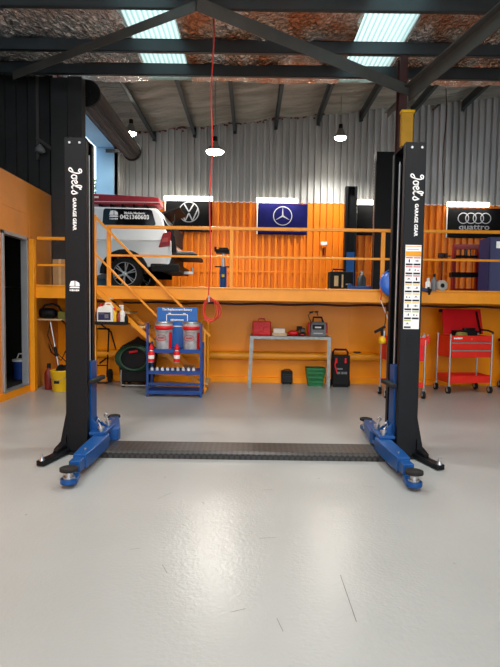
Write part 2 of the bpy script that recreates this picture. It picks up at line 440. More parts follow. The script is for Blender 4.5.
# dark office inside
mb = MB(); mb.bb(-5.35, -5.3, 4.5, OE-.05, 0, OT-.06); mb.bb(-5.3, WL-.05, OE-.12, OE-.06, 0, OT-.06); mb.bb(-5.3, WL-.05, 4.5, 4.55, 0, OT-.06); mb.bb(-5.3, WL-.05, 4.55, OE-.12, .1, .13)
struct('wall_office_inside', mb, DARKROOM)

# roof, front bay: foil under sheets, open strips for the skylights
RZ = 5.42
RY0, RY1 = -6.0, 9.2
sk = [(-1.86, -1.1), (1.5, 2.3)]
xs = [-9, sk[0][0], sk[0][1], sk[1][0], sk[1][1], 9]
mb = MB()
nx = 0
for a, b in ((xs[0], xs[1]), (xs[2], xs[3]), (xs[4], xs[5])):
    # crumpled foil that sags between the purlins
    cols = max(3, int((b-a)/.06)); rows = int((RY1-4.0)/.09); vs = []
    for i in range(cols+1):
        for j in range(rows+1):
            X = a+(b-a)*i/cols; Y = 4.0+(RY1-4.0)*j/rows
            e = 0 if i in (0, cols) else 1
            sag = .05*math.sin(X*3.1+math.sin(Y*2))*math.sin(Y*5.3+X) + random.uniform(-.022, .022)
            vs.append((X, Y, RZ - .03 + e*sag*.6))
    mb.add(vs, [(i*(rows+1)+j, (i+1)*(rows+1)+j, (i+1)*(rows+1)+j+1, i*(rows+1)+j+1) for i in range(cols) for j in range(rows)], False)
    mb.bb(a, b, RY0, 4.0, RZ-.03, RZ)
    mb.bb(a, b, RY0, RY1, RZ+.1, RZ+.12)
struct('ceiling', mb, FOIL_F)
for k, (a, b) in enumerate(sk):
    mb = MB(); n = int((b-a)/.019); pts = []
    for i in range(n+1):
        t = i/n; pts.append((a+(b-a)*t, RZ+.05+.012*math.sin(t*(b-a)/.076*2*PI)))
    for Y0, Y1 in ((RY0, 4.5), (4.5, RY1)):
        mb.add([(x, y, z) for x, z in pts for y in (Y0, Y1)], [(2*i, 2*i+2, 2*i+3, 2*i+1) for i in range(n)], True)
    struct('window_%d' % (k+1), mb, SKYL, label='translucent corrugated skylight strip in the roof')
# purlins of the front bay
def cbeam(x0, x1, y, z0, h, w=.09):
    mb = MB(); t = .012
    mb.bb(x0, x1, y-w/2, y-w/2+t, z0, z0+h); mb.bb(x0, x1, y-w/2, y+w/2, z0, z0+t); mb.bb(x0, x1, y-w/2, y+w/2, z0+h-t, z0+h)
    return mb
for y in (8.55, 7.78, 6.66, 5.6, 4.6, 3.4, 2.2, 1.0):
    struct('roof_beam', cbeam(-5.4, 8.9, y, 5.2, .19, .06), CHAR)
def brace(a, b, w=.09, h=.09):
    mb = MB(); mb.bar(a, b, w, .012); mb.bar(Vector(a)+Vector((0, -w/2, -h/2)), Vector(b)+Vector((0, -w/2, -h/2)), .012, h); return mb
P0 = at(15, 74, 8.2); P1 = at(196, 5, 6.5)
struct('roof_brace', brace(P0, P1, .14, .12), CHAR2)
P2 = at(198, 2, 6.5); P3 = at(412, 90, 7.9)
struct('roof_brace', brace(P2, P3, .18, .16), CHAR2)
P4 = at(406, 92, 7.9); P5 = at(520, -5, 5.8)
struct('roof_brace', brace(P4, P5, .26, .2), CHAR2)
P6 = at(405, 95, 8.0); P7 = at(387, 113, 9.3)
struct('roof_brace', brace(P6, P7, .08, .1), CHAR2)

# roof, rear bay: slopes up to the right
def rz(x): return 6.06 + (x+3.5)*.108
mb = MB(); cols, rows = 90, 40; vs = []
for i in range(cols+1):
    for j in range(rows+1):
        X = -3.95+12.95*i/cols; Y = 9.2+4.9*j/rows
        vs.append((X, Y, rz(X)+.0+.025*math.sin(Y*9+math.sin(X*2.3)*1.5)*abs(math.sin((X+3.2)*PI/1.25))-.05*abs(math.sin((X+3.2)*PI/1.25))+random.uniform(-.006, .006)))
mb.add(vs, [(i*(rows+1)+j, (i+1)*(rows+1)+j, (i+1)*(rows+1)+j+1, i*(rows+1)+j+1) for i in range(cols) for j in range(rows)], True)
mb.add([(-3.95, 9.15, rz(-3.95)+.06), (9, 9.15, rz(9)+.06), (9, 14.1, rz(9)+.06), (-3.95, 14.1, rz(-3.95)+.06)], [(0, 1, 2, 3)])
mb.add([(-9, 9.2, RZ), (9, 9.2, RZ), (9, 9.2, 7.6), (-9, 9.2, 6.0)], [(0, 1, 2, 3)])
struct('ceiling_rear', mb, FOIL_R)
for px, py in ((155, 138), (195, 130), (235, 123), (276, 117), (318, 110), (361, 104), (412, 98), (462, 93)):
    X = at(px, py, BY).x
    mb = MB(); z = rz(X)-.06
    mb.bb(X-.045, X+.045, 9.25, BY-.05, z-.2, z-.185); mb.bb(X-.045, X-.033, 9.25, BY-.05, z-.2, z); mb.bb(X-.045, X+.045, BY-.12, BY-.05, z-.26, z)
    struct('roof_beam', mb, CHAR)
# cross beam seen under the rear insulation
mb = MB(); mb.bar((-3.3, 9.6, 5.62), (.9, 9.6, 6.15), .08, .12); struct('roof_beam', mb, CHAR)

# main steel columns
mb = MB(); yc = DF-.3; cp = at(400, 200, yc)
mb.bb(cp.x-.06, cp.x+.06, yc, yc+.012, 0, 5.2); mb.bb(cp.x-.06, cp.x+.06, yc+.15, yc+.162, 0, 5.2); mb.bb(cp.x-.006, cp.x+.006, yc+.01, yc+.15, 0, 5.2)
struct('trim_3', mb, REDM, 0, 'dark red steel column behind the right lift post')
mb = MB(); mb.bb(-3.12, -2.88, 8.6, 8.8, 0.0, 5.2)
mb.bb(-3.42, -3.14, 8.65, 8.85, DZ, 5.2)
struct('trim_4', mb, DARKSHEET, .006, 'dark steel column behind the left lift post')

# outside ground and tree seen through the side opening
mb = MB(); mb.add([(-60, 5, DZ-.02), (XS-.45, 5, DZ-.02), (XS-.45, 60, DZ-.02), (-60, 60, DZ-.02)], [(0, 1, 2, 3)]); mb.add([(XS-.45, OY0, DZ-.01), (XS, OY0, DZ-.01), (XS, OY1, DZ-.01), (XS-.45, OY1, DZ-.01)], [(0, 1, 2, 3)])
struct('ground_outside', mb, ASPH)
t = thing('tree', 'leafy green tree outside, seen through the roller door opening', 'tree', (-7.4, 20.5, DZ))
mb = MB(); mb.cyl((0, 0, 0), (0.1, 0, 2.4), .16, .11); mb.cyl((.1, 0, 2.3), (.6, .2, 4), .09, .04); mb.cyl((.1, 0, 2.3), (-.5, -.2, 4), .09, .04); mb.build('trunk', BARK, t)
mb = MB()
for i in range(2600):
    a = random.uniform(0, 2*PI); b = math.acos(random.uniform(-1, 1)); r = random.uniform(.5, 1)**.5
    c = Vector((1.7*r*math.sin(b)*math.cos(a), 1.5*r*math.sin(b)*math.sin(a), 3.2+2.1*r*math.cos(b)))
    e = Vector((random.gauss(0, 1), random.gauss(0, 1), random.gauss(0, 1))).normalized()*.1; g = e.cross(Vector((random.gauss(0, 1), random.gauss(0, 1), .3))).normalized()*.05
    mb.add([c-e, c-g, c+e, c+g], [(0, 1, 2, 3)])
mb.build('foliage', LEAF, t)

# ================================================================== FRONT LIFT
CYF = 4.62                     # front of posts
XLI, XRI = at(86, 290, CYF).x, at(402, 290, CYF).x        # inner faces
CW = .187; CH = (at(75, 136, CYF).z + at(417, 143, CYF).z)/2
print('lift', XLI, XRI, CH, gp(75, 450), gp(410, 454), gp(250, 460))
lift = thing('two_post_lift', 'large black two-post vehicle lift with blue swing arms in the middle of the pale floor', 'vehicle lift', (0, CYF, 0))
# drawing helpers for the script word
JO = {
 'J': [(.62, .95), (.35, 1.02), (.2, .85), (.35, .72), (.6, .85), (.62, .5), (.5, 0), (.3, -.28), (.1, -.2), (.2, 0), (.6, .18)],
 'o': [(.55, .25), (.42, .5), (.25, .45), (.18, .2), (.3, 0), (.5, .05), (.58, .28), (.5, .5), (.75, .42)],
 'e': [(.05, .3), (.3, .32), (.42, .45), (.3, .58), (.15, .45), (.13, .15), (.3, 0), (.55, .15)],
 'l': [(.0, .1), (.25, .5), (.36, .9), (.25, 1.02), (.14, .85), (.15, .2), (.28, 0), (.45, .12)],
 "'": [(.1, 1.0), (.05, .78)],
 's': [(.0, .08), (.25, .5), (.3, .6), (.38, .35), (.4, .12), (.22, -.02), (.08, .1)]}
def joels(mb, o, u, v, h):
    x = 0
    for ch, adv in (('J', .62), ('o', .62), ('e', .5), ('l', .42), ("'", .18), ('s', .5)):
        stroke(mb, [((x+a)*h, b*h) for a, b in JO[ch]], .125*h, o, u, v); x += adv
    return x*h
def car_badge(mb, o, u, v, s):            # small white badge: building outline over two bars
    for pts in ([(0, .5), (.15, .95), (.5, 1), (.5, .5)], [(.58, .5), (.58, 1), (.95, .8), (1, .5)], [(.0, .28), (.1, .44), (.95, .44), (1, .28)]):
        oo = Vector(o); mb.add([oo+Vector(u)*(a*s)+Vector(v)*(b*s) for a, b in pts], [tuple(range(len(pts)))])
    scribble(mb, (s*.5, s*.08), s*.95, s*.2, o, u, v, 4)

def post(side):
    CDP = .24 if side < 0 else .42
    sx = side; xi = XLI if side < 0 else XRI; xo = xi + sx*(CW if side < 0 else .178)
    mb = MB(); t = .012
    lo, hi = min(xi, xo), max(xi, xo)
    mb.bb(lo, hi, 0, t, .02, CH); mb.bb(lo, hi, CDP-t, CDP, .02, CH)
    mb.bb(xo-t/2, xo+t/2, 0, CDP, .02, CH)
    mb.bb(xi-t/2, xi+t/2, 0, .07, .02, CH); mb.bb(xi-t/2, xi+t/2, CDP-.07, CDP, .02, CH)
    mb.bb(lo, hi, 0, CDP, CH-.01, CH)
    # outer gusset flare at the foot
    for yy in (0.03, CDP-.05): mb.prism([(0, 0), (sx*.08, 0), (sx*.02, .3), (0, .4)], (xo, yy, .02), (1, 0, 0), (0, 0, 1), (0, .012, 0))
    mb.prism([(0, 0), (sx*.08, 0), (sx*.02, .3), (0, .4)], (xo, 0.002, .02), (1, 0, 0), (0, 0, 1), (0, .012, 0))
    p = mb.build('post', BLK, lift, .004)
    # bolts
    for dx in (.05, .14): mb = MB(); mb.cyl((xi+sx*dx, .001, CH-.05), (xi+sx*dx, -.012, CH-.05), .011, n=8); mb.build('bolt', SIL, p)
    # chain and hydraulic ram inside the channel
    mb = MB(); mb.cyl((xi+sx*.1, .13, .3), (xi+sx*.1, .13, 2.6), .022); mb.build('hydraulic_ram', BLKG, p)
    mb = MB(); mb.cyl((xi-sx*.002, CDP*.42, .87), (xi-sx*.002, CDP*.42, 2.78), .006, n=8); mb.build('steel_cable', SIL, p)
    mb = MB(); mb.bb(xi+sx*.03, xi+sx*.045, CDP-.12, CDP-.095, .2, 2.8); mb.build('chain', SIL, p)
    # base plate with outrigger foot
    mb = MB()
    mb.bb(min(xi-sx*.14, xo+sx*.12), max(xi-sx*.14, xo+sx*.12), -.04, CDP+.06, 0, .022)
    mb.prism([(0, 0), (sx*.1, 0), (sx*.12, .02), (.0, .16)], (xo, -.02, .022), (1, 0, 0), (0, 0, 1), (0, .02, 0))
    tp = gp(40, 467) if side < 0 else gp(441, 471)
    e = Vector((tp.x, tp.y-CYF, .03)); e0 = Vector((xo-sx*.0, 0.0, .03))
    mb.bar(e0, e, .075, .045); mb.bar(e0+Vector((sx*.02, 0, .04)), e0+(e-e0)*.45+Vector((sx*.0, 0, .03)), .04, .04)
    b = mb.build('base_plate', BLK, lift, .005)
    mb = MB(); mb.cyl(e+Vector((-sx*.01, .02, .02)), e+Vector((-sx*.01, .02, .045)), .025, .018, n=6); mb.cyl(e+Vector((-sx*.01, .02, .04)), e+Vector((-sx*.01, .02, .075)), .011, n=8)
    mb.build('anchor_bolt', SIL, b)
    for q_ in (Vector((xo-sx*.01, -.03, .02)), Vector((xi-sx*.06, -.02, .02))): mb = MB(); mb.cyl(q_, q_+Vector((0, 0, .028)), .016, n=6); mb.build('anchor_bolt', SIL, b)
    # carriage
    mb = MB(); cx = xi - sx*.028
    mb.bb(min(xi+sx*.1, xi-sx*.02), max(xi+sx*.1, xi-sx*.02), .09, .25, .14, .86)
    mb.bb(min(xi-sx*.02, xi-sx*.17), max(xi-sx*.02, xi-sx*.17), .0, .34, .18, .205)
    mb.bb(min(xi-sx*.02, xi-sx*.17), max(xi-sx*.02, xi-sx*.17), .0, .34, .075, .105)
    mb.prism([(-sx*.02, 0), (-sx*.13, 0), (-sx*.02, .11)], (xi, .1, .2), (1, 0, 0), (0, 0, 1), (0, .015, 0))
    mb.prism([(-sx*.02, 0), (-sx*.13, 0), (-sx*.02, .11)], (xi, .23, .2), (1, 0, 0), (0, 0, 1), (0, .015, 0))
    c = mb.build('carriage', BLUE, lift, .004)
    mb = MB(); mb.bb(min(xi-sx*.02, xi-sx*.075), max(xi-sx*.02, xi-sx*.075), -.01, .36, .66, .70)
    mb.build('rubber_guard', RUB, c, .01)
    for yy in (.05, .29):
        mb = MB(); mb.cyl((xi-sx*.12, yy, .04), (xi-sx*.12, yy, .23), .02); mb.cyl((xi-sx*.12, yy, .23), (xi-sx*.12, yy, .25), .03)
        mb.tube([(xi-sx*.12, yy, .24), (xi-sx*.1, yy+.02, .27), (xi-sx*.08, yy, .3), (xi-sx*.1, yy-.02, .33), (xi-sx*.12, yy, .3)], .008)
        mb.build('arm_pin', SIL, c)
    # silver chain links by the pin
    # arms
    def arm(root, tip, w0, w1, h0):
        root = Vector(root); tip = Vector(tip); d = (tip-root).normalized(); s_ = Vector((-d.y, d.x, 0)); L = (tip-root).length
        mb = MB(); z0, z1 = .06, .06+h0
        m_ = root + d*(L*.5)
        q = root + d*(L*.72)
        poly = [root-d*.06+s_*w0*.35, root+s_*w0*.55, m_+s_*w0*.5, q+s_*w0*.42, q-s_*w0*.42, m_-s_*w0*.5, root-s_*w0*.55, root-d*.06-s_*w0*.35]
        mb.prism([(p.x, p.y) for p in poly], (0, 0, z0), (1, 0, 0), (0, 1, 0), (0, 0, h0))
        a = mb.build('swing_arm', BLUE, lift, .008)
        mb = MB()
        mb.prism([(p.x, p.y) for p in (root+d*L*.3+s_*w1/2, tip-d*.12+s_*w1/2, tip-d*.12-s_*w1/2, root+d*L*.3-s_*w1/2)], (0, 0, z0+.012), (1, 0, 0), (0, 1, 0), (0, 0, h0-.03))
        n_ = 14; c_ = tip
        pl = [(tip-d*.13+s_*w1/2)] + [tip + Vector((math.cos(t), math.sin(t), 0))*.065 for t in [math.atan2(s_.y, s_.x)-k*PI/10 for k in range(11)]] + [(tip-d*.13-s_*w1/2)]
        mb.prism([(p.x, p.y) for p in pl], (0, 0, z0-.03), (1, 0, 0), (0, 1, 0), (0, 0, .04))
        mb.build('arm_extension', BLUE, a, .006)
        mb = MB(); mb.cyl(tip+Vector((0, 0, z0)), tip+Vector((0, 0, z0+.06)), .03); mb.cyl(tip+Vector((0, 0, z0)), tip+Vector((0, 0, z0+.025)), .045)
        mb.build('pad_screw', SIL, a)
        mb = MB(); mb.lathe(tip+Vector((0, 0, z0+.06)), [(.05, 0), (.07, .008), (.07, .03), (.055, .034), (.05, .026), (0, .026)], 24)
        mb.build('rubber_pad', RUB, a)
        mb = MB(); pp = root+d*(L*.55)-s_*w0*.5*0; mb.cyl(pp+Vector((0, 0, z1)), pp+Vector((0, 0, z1+.008)), .012, n=8); mb.build('arm_bolt', SIL, a); mb = MB()
        pq = root+d*(L*.66)+s_*(w0*.43*sx); mb.cyl(pq+Vector((0, 0, .1)), pq+s_*(.01*sx)+Vector((0, 0, .1)), .014, n=8); mb.build('arm_bolt', SIL, a)
    if side < 0:
        arm((xi+.13, .04, 0), (gp(69, 474, .1).x, gp(69, 474, .1).y-CYF, 0), .13, .09, .12)
        arm((xi+.17, .3, 0), (gp(114, 417, .13).x, gp(114, 417, .13).y-CYF, 0), .12, .09, .12)
    else:
        arm((xi-.13, .04, 0), (gp(414, 477, .1).x, gp(414, 477, .1).y-CYF, 0), .13, .09, .12)
        arm((xi-.12, .3, 0), (gp(365, 419, .13).x, gp(365, 419, .13).y-CYF-.05, 0), .12, .08, .12)
    # lettering: reads downwards
    mb = MB(); U = (0, 0, -1); V = (1, 0, 0); yy = -.002
    xm = (xi+xo)/2
    jt = at(69.5, 167, CYF) if side < 0 else at(411.5, 173, CYF); gm = at(74.5, 214, CYF) if side < 0 else at(416, 220, CYF)
    joels(mb, (jt.x+.02, yy, jt.z), U, V, .088)
    put_text(mb, 'GARAGE GEAR', .043, (gm.x, yy, gm.z), U, V, bold=.0015, spacing=1.02)
    mb.build('lettering', PRINTW, p)
    if side < 0:
        mb = MB(); bp_ = at(69.5, 291, CYF); car_badge(mb, (bp_.x, yy, bp_.z), (1, 0, 0), (0, 0, 1), .095)
        q = mb.build('badge', PRINTW, p)
    else:
        # instruction sticker
        a = at(401, 244, CYF); b = at(420, 244, CYF); c = at(400, 329, CYF)
        x0, x1, z1, z0 = xi+.02, xi+.165, at(410, 245, CYF).z, at(410, 329, CYF).z
        mb = MB(); mb.bb(x0, x1, -.004, -.001, z0, z1); st = mb.build('instruction_sticker', PRINTW, p)
        mb = MB(); yy2 = -.006
        def rc(i, xa, xb, za, zb): mb.m(i).add([(xa, yy2, za), (xb, yy2, za), (xb, yy2, zb), (xa, yy2, zb)], [(0, 1, 2, 3)])
        H = z1-z0; W = x1-x0
        rc(3, x0+.01*W, x1-.01*W, z1-.135*H, z1-.075*H); rc(3, x0+.01*W, x1, z1-.02*H, z1-.012*H)
        rc(6, x0+.1*W, x1-.15*W, z1-.055*H, z1-.05*H)
        rows = [0]*3 + [1]*3 + [2]*2
        for r in range(8):
            for cc in range(2):
                xa = x0+(.04+.49*cc)*W; xb = xa+.43*W; zt = z1-(.145+.107*r)*H
                if r == 7 and cc == 1: continue
                rc({0: 5, 1: 1, 2: 2}[rows[r]], xa, xb, zt-.012*H, zt)
                rc(4, xa, xb, zt-.095*H, zt-.074*H)
                # little drawings: a sketched part in each cell
                k = (r*2+cc) % 5; xc = (xa+xb)/2; zc = zt-.043*H
                if k == 0: rc(4, xc-.006, xc+.006, zc-.014, zc+.014)
                elif k == 1: rc(6, xc-.018, xc+.018, zc-.003, zc+.004); rc(6, xc-.004, xc+.004, zc-.01, zc+.012)
                elif k == 2: rc(6, xc-.014, xc, zc-.004, zc+.0); rc(4, xc+.002, xc+.012, zc-.008, zc+.012)
                elif k == 3: rc(6, xc-.02, xc-.008, zc-.008, zc+.006); rc(5, xc+.006, xc+.018, zc-.008, zc+.002)
                else: rc(4, xc-.016, xc+.016, zc-.004, zc-.001); rc(6, xc-.008, xc+.008, zc, zc+.01)
        mb.build('sticker_print', [PRINTW, YL, GL, OL, PRINTK, RL, PRINTG], st)
        mb = MB(); mb.bb(xm-.03, xm+.03, -.005, 0, z0-.14, z0-.07); mb.build('small_plate', BLKM, p)
post(-1); post(1)
mb = MB(); a = .07
mb.prism([(0, 0), (.0, .05), (.03, a), (.33, a), (.36, .05), (.36, 0)], (XLI+.14, gp(250, 460).y-CYF, 0), (0, 1, 0), (0, 0, 1), (XRI-XLI-.28, 0, 0))
mb.build('floor_cover', CHECK, lift, .002)

# ================================================================== UPPER LEVEL LIFT
def back_lift():
    A = at(381, 290, 10.4); B = at(348.5, 290, 13.35)
    t = thing('two_post_lift', 'slim black two-post lift standing on the upper level beyond the orange railing', 'vehicle lift', (0, 0, DZ))
    for P, w, h in ((A, .38, at(381, 153, 10.4).z-DZ), (B, .3, at(348, 187, 13.35).z-DZ)):
        x = P.x; y = P.y; mb = MB(); s_ = 1 if y < 12 else -1
        mb.bb(x-w/2, x+w/2, y-.1 if s_ > 0 else y+.09, y-.09 if s_ > 0 else y+.1, 0, h)
        mb.bb(x-w/2, x-w/2+.012, y-.1, y+.1, 0, h); mb.bb(x+w/2-.012, x+w/2, y-.1, y+.1, 0, h)
        mb.bb(x-w/2, x-w/2+.06, y+s_*.095, y+s_*.1, 0, h); mb.bb(x+w/2-.06, x+w/2, y+s_*.095, y+s_*.1, 0, h)
        mb.bb(x-w/2, x+w/2, y-.1, y+.1, h-.01, h); mb.bb(x-w/2-.1, x+w/2+.1, y-.2, y+.2, 0, .02)
        p = mb.build('post', BLK, t, .004)
        if s_ > 0:
            mb = MB()
            for k in range(22): mb.bb(x-w/2-.012, x-w/2, y-.02, y+.02, 1.3+k*.065, 1.335+k*.065)
            mb.bb(x-w/2-.004, x-w/2, -.02+y, .02+y, 1.3, 2.72)
            mb.build('lock_ladder', SIL, p)
        mb = MB(); mb.bb(x-.1, x+.1, y+s_*.05, y+s_*.16, .1, 1.15) if s_ < 0 else mb.bb(x-.1, x+.1, y+.05, y+.16, .1, .7)
        mb.build('carriage', BLUE, t, .004)
        for dx in (-1, 1):
            mb = MB(); mb.bar((x+dx*.05, y+s_*.15, .12), (x+dx*.55, y+s_*.5, .12), .1, .09); mb.cyl((x+dx*.55, y+s_*.5, .12), (x+dx*.55, y+s_*.5, .22), .05); mb.build('swing_arm', BLUE, t, .005)
back_lift()

# ================================================================== RAILINGS AND STAIR
RT, RM = at(300, 229.5, DF-.03).z, at(300, 258, DF-.03).z
yr = DF-.03
def railing(name, label, x0, x1, posts, top, mid, end=True):
    t = thing(name, label, 'railing', (0, yr, DZ), 0, None)
    mb = MB(); mb.bar((x0, 0, top-DZ), (x1, 0, top-DZ), .05, .05); mb.build('top_rail', ORANGE_L, t, .006)
    mb = MB(); mb.bar((x0, 0, mid-DZ), (x1, 0, mid-DZ), .035, .035); mb.build('middle_rail', ORANGE_L, t, .005)
    for p in posts:
        mb = MB(); mb.bar((p, 0, .012), (p, 0, top-DZ-.025), .06, .05, (0, 1, 0)); mb.build('post', ORANGE_L, t, .005)
    return t
xa = at(107, 250, yr).x; xs_ = [xa+.03, at(231.5, 250, yr).x, at(383, 250, yr).x, 5.2]
railing('railing', 'long orange railing along the edge of the upper level', xa, 6.2, xs_, RT, RM)
xb = at(94.5, 250, yr).x
LT = at(45, 238.5, yr).z
t = railing('railing', 'short orange railing beside the office wall, left of the stair', WL+.1, xb-.03, [xb-.06], LT, LT-.42)

# stair: runs down to the right under the edge
t = thing('staircase', 'orange steel staircase going down to the right below the parked vehicle', 'stairs', (0, 0, 0))
YF, YB = 7.95, 8.55
s0 = at(96, 288, YF); s1 = gp(205, 394); s0 = Vector((s0.x, YF, DZ-.06)); s1 = Vector((at(206, 392, YF).x, YF, .04))
for yy in (YF, YB):
    mb = MB(); mb.bar((s0.x, yy, s0.z), (s1.x, yy, s1.z), .03, .07); mb.build('stringer', ORANGE_L, t, .003)
n = 7
for i in range(n):
    f = (i+.7)/n; x = s0.x+(s1.x-s0.x)*f; z = s0.z+(s1.z-s0.z)*f + .03
    mb = MB(); mb.bb(x-.12, x+.1, YF+.016, YB-.016, z-.02, z+.015); mb.build('tread', CREAM, t, .003)
# handrails
h0 = at(94.5, 216, YF-.02); h1 = at(210, 336, YF-.02)
mb = MB(); mb.bar(h0, h1, .035, .035); mb.build('handrail', ORANGE_L, t, .004)
g0 = at(94.5, 253, YF-.02); g1 = at(204, 364, YF-.02)
mb = MB(); mb.bar(g0, g1, .03, .03); mb.build('lower_rail', ORANGE_L, t, .004)
mb = MB(); mb.bar((h0.x, YF-.02, 0), (h0.x, YF-.02, h0.z+.02), .05, .05, (0, 1, 0)); mb.build('newel_post', ORANGE_L, t, .004)
nx_ = at(204.5, 360, YF-.02).x
zt_ = at(203, 322, YF).z
mb = MB(); mb.tube([(nx_, YB, 0), (nx_, YB, zt_-.06), (nx_-.03, YB, zt_), (nx_-.1, YB, zt_+.01)], .022); mb.build('newel_post', ORANGE_L, t)
mb = MB(); mb.bar((nx_, YF-.02, 0), (nx_, YF-.02, at(204, 331, YF-.02).z), .035, .035, (0, 1, 0)); mb.build('newel_post', ORANGE_L, t, .004)

# orange pipe along the lower wall and dark conduit
mb = MB(); za = at(250, 355.5, WY-.12).z; zb = at(250, 304, WY-.03).z
mb.cyl((-2.9, WY-.13, za), (2.4, WY-.13, za), .075)
x = -2.6
while x < 2.4: mb.bb(x, x+.04, WY-.13, WY-.001, za-.03, za+.03); x += 1.25
tag(mb.build('wall_pipe', ORANGE_L), 'thick orange pipe running along the lower orange wall behind the workbench', 'pipe')
mb = MB(); mb.tube([(x/5, WY-.02, zb+.01*math.sin(x*1.3)) for x in range(-14, 32)], .017)
tag(mb.build('conduit', mat('conduit_dark', '3a2438', .5)), 'thin dark cable running along the top of the lower orange wall', 'cable')

# ================================================================== UTE
def ute():
    Y0 = 11.2                       # near side of the body
    t = thing('utility_vehicle', 'white utility vehicle with a canopy parked on the upper level, facing the side opening', 'vehicle', (0, 0, DZ))
    def Z(py): return at(130, py, Y0).z - DZ
    def X(px, py=240): return at(px, py, Y0).x
    W = 1.85; yb = Y0; ym = Y0+W/2
    xr = X(170)                     # tail end of the body
    def loft(sections, name, m, bev=.0, parent=t):
        # sections: list of (x-profile polygon in x,z at y offset)
        mb = MB(); n_ = len(sections[0][1]); vs = []
        for y, poly in sections:
            for a, b in poly: vs.append((a, y, b))
        fs = [tuple(range(n_)), tuple(reversed(range(len(vs)-n_, len(vs))))]
        for k in range(len(sections)-1):
            for i in range(n_): fs.append((k*n_+i, k*n_+(i+1) % n_, (k+1)*n_+(i+1) % n_, (k+1)*n_+i))
        mb.add(vs, fs); return mb.build(name, m, parent, bev)
    # body side below the waist, with the rear wheel arch cut
    wc = (X(124.5), .39); R = .47
    arch = [(wc[0]+R*math.cos(a), wc[1]+R*math.sin(a)) for a in [PI*k/10 for k in range(11)]]
    zb = Z(264)
    def low(sh):
        p = [(xr-.02-sh, .62), (xr+.03-sh, .78), (xr+.02-sh, 1.14)] + [(-5.6-1.0+sh, 1.14), (-6.9+sh, .95), (-7.0+sh, .45), (-6.7+sh, .3)]
        fa = (-6.0, .39)
        p += [(fa[0]+R*math.cos(a), fa[1]+R*math.sin(a)) for a in [PI-PI*k/8 for k in range(9)]]
        p += [(wc[0]-R-.25, .32)] + [(wc[0]+R*math.cos(a), wc[1]+R*math.sin(a)) for a in [PI-PI*k/10 for k in range(10)]] + [(wc[0]+R+.03, .55)]
        return p
    loft([(yb+.05, low(.05)), (yb, low(0)), (yb+W, low(0)), (yb+W+.05-.1, low(.05))][0:3], 'body', WHT, .03)
    # canopy over the tray
    zw, ztp = 1.12, Z(208)
    xcf = X(93, 230); xcf = min(xcf, -3.6)
    c0 = [(xr-.02, zw), (xr-.04, zw+.06), (X(161), ztp-.12), (X(155), ztp), (xcf, ztp+.02), (xcf, zw)]
    c1 = [(a-.04 if i < 4 else a, b if i in (0, 5) else b-.02) for i, (a, b) in enumerate(c0)]
    cn = loft([(yb+.03, c0), (yb+.16, [(a, b+(.03 if 1 < i < 5 else 0)) for i, (a, b) in enumerate(c0)]), (yb+W-.16, [(a, b+(.03 if 1 < i < 5 else 0)) for i, (a, b) in enumerate(c0)]), (yb+W-.03, c0)], 'canopy', WHT, .03)
    # cab ahead, outside the opening
    cab = [(xcf-.02, zw), (xcf-.02, ztp-.05), (xcf-1.2, ztp-.05), (xcf-1.9, zw)]
    loft([(yb+.05, cab), (yb+W-.05, cab)], 'cab', WHT, .04)
    # tinted side window with rounded corners
    p0 = at(102, 232, Y0+.03); wx0, wx1 = X(102, 215), X(156, 220)
    zwt, zwb = Z(208.5), Z(225)
    def rr(pts, r=.05):
        out = []
        n_ = len(pts)
        for i in range(n_):
            p = Vector(pts[i]); a = Vector(pts[i-1]); b = Vector(pts[(i+1) % n_])
            da = (a-p).normalized()*r; db = (b-p).normalized()*r
            for k in range(5):
                q = k/4; out.append(tuple((p+da)*(1-q)**2 + p*2*q*(1-q) + (p+db)*q*q))
        return out
    mb = MB(); mb.prism(rr([(wx0, zwb), (wx1, zwb-.0), (wx1-.1, zwt-.01), (wx0+.03, zwt)], .06), (0, yb+.028, 0), (1, 0, 0), (0, 0, 1), (0, -.008, 0))
    w = mb.build('side_window', GLASSK, cn)
    mb = MB(); yy = yb+.015
    put_text(mb, '0421360603', .13, (X(134.5), yy, Z(217)), (1, 0, 0), (0, 0, 1), bold=.004)
    put_text(mb, 'Mobile Mechanic', .068, (X(134.5), yy, Z(213)), (1, 0, 0), (0, 0, 1), bold=.002)
    car_badge(mb, (X(109), yy, Z(219.5)), (1, 0, 0), (0, 0, 1), .2)
    mb.build('lettering', PRINTW, cn)
    # raised rear glass door: dark, lifted
    a = Vector((X(159), ym, ztp-.04)); b = at(183, 212, ym)-Vector((0, 0, DZ)); b = Vector((b.x, ym, b.z))
    mb = MB(); mb.bar(a, b, W-.7, .035); mb.build('rear_hatch', BLKM, t, .008)
    a2 = Vector((X(157), yb+.15, 1.35)); mb = MB()
    mb.cyl((X(171), yb+.12, 1.25), (X(174), yb+.12, Z(213)), .012); mb.build('gas_strut', BLKM, t)
    mb = MB(); mb.cyl((X(171), yb+W-.12, 1.25), (X(174), yb+W-.12, Z(213)), .012); mb.build('gas_strut', BLKM, t)
    # open canopy back frame (dark)
    mb = MB(); mb.bb(X(160), xr+.05, yb+.3, yb+W-.1, 1.13, 1.5); mb.prism([(0, -.25), (.14, -.25), (.1, .1), (-.16, .5), (-.24, .5), (-.02, .1)], (xr, yb+.05, 1.13), (1, 0, 0), (0, 0, 1), (0, .08, 0)); mb.build('canopy_opening', BLKM, t)
    # dropped tailgate
    mb = MB(); zz = Z(253); mb.bb(xr-.08, X(196, 253), yb+.15, yb+W-.15, zz-.05, zz+.02); mb.build('tailgate', BLKM, t, .01)
    mb = MB(); mb.bb(xr-.06, X(193, 253), yb+.16, yb+.55, zz+.02, zz+.07); mb.build('tray_liner', GREY, t, .01)
    # tail light
    tlx0, tlx1 = X(158.5), X(170.5)
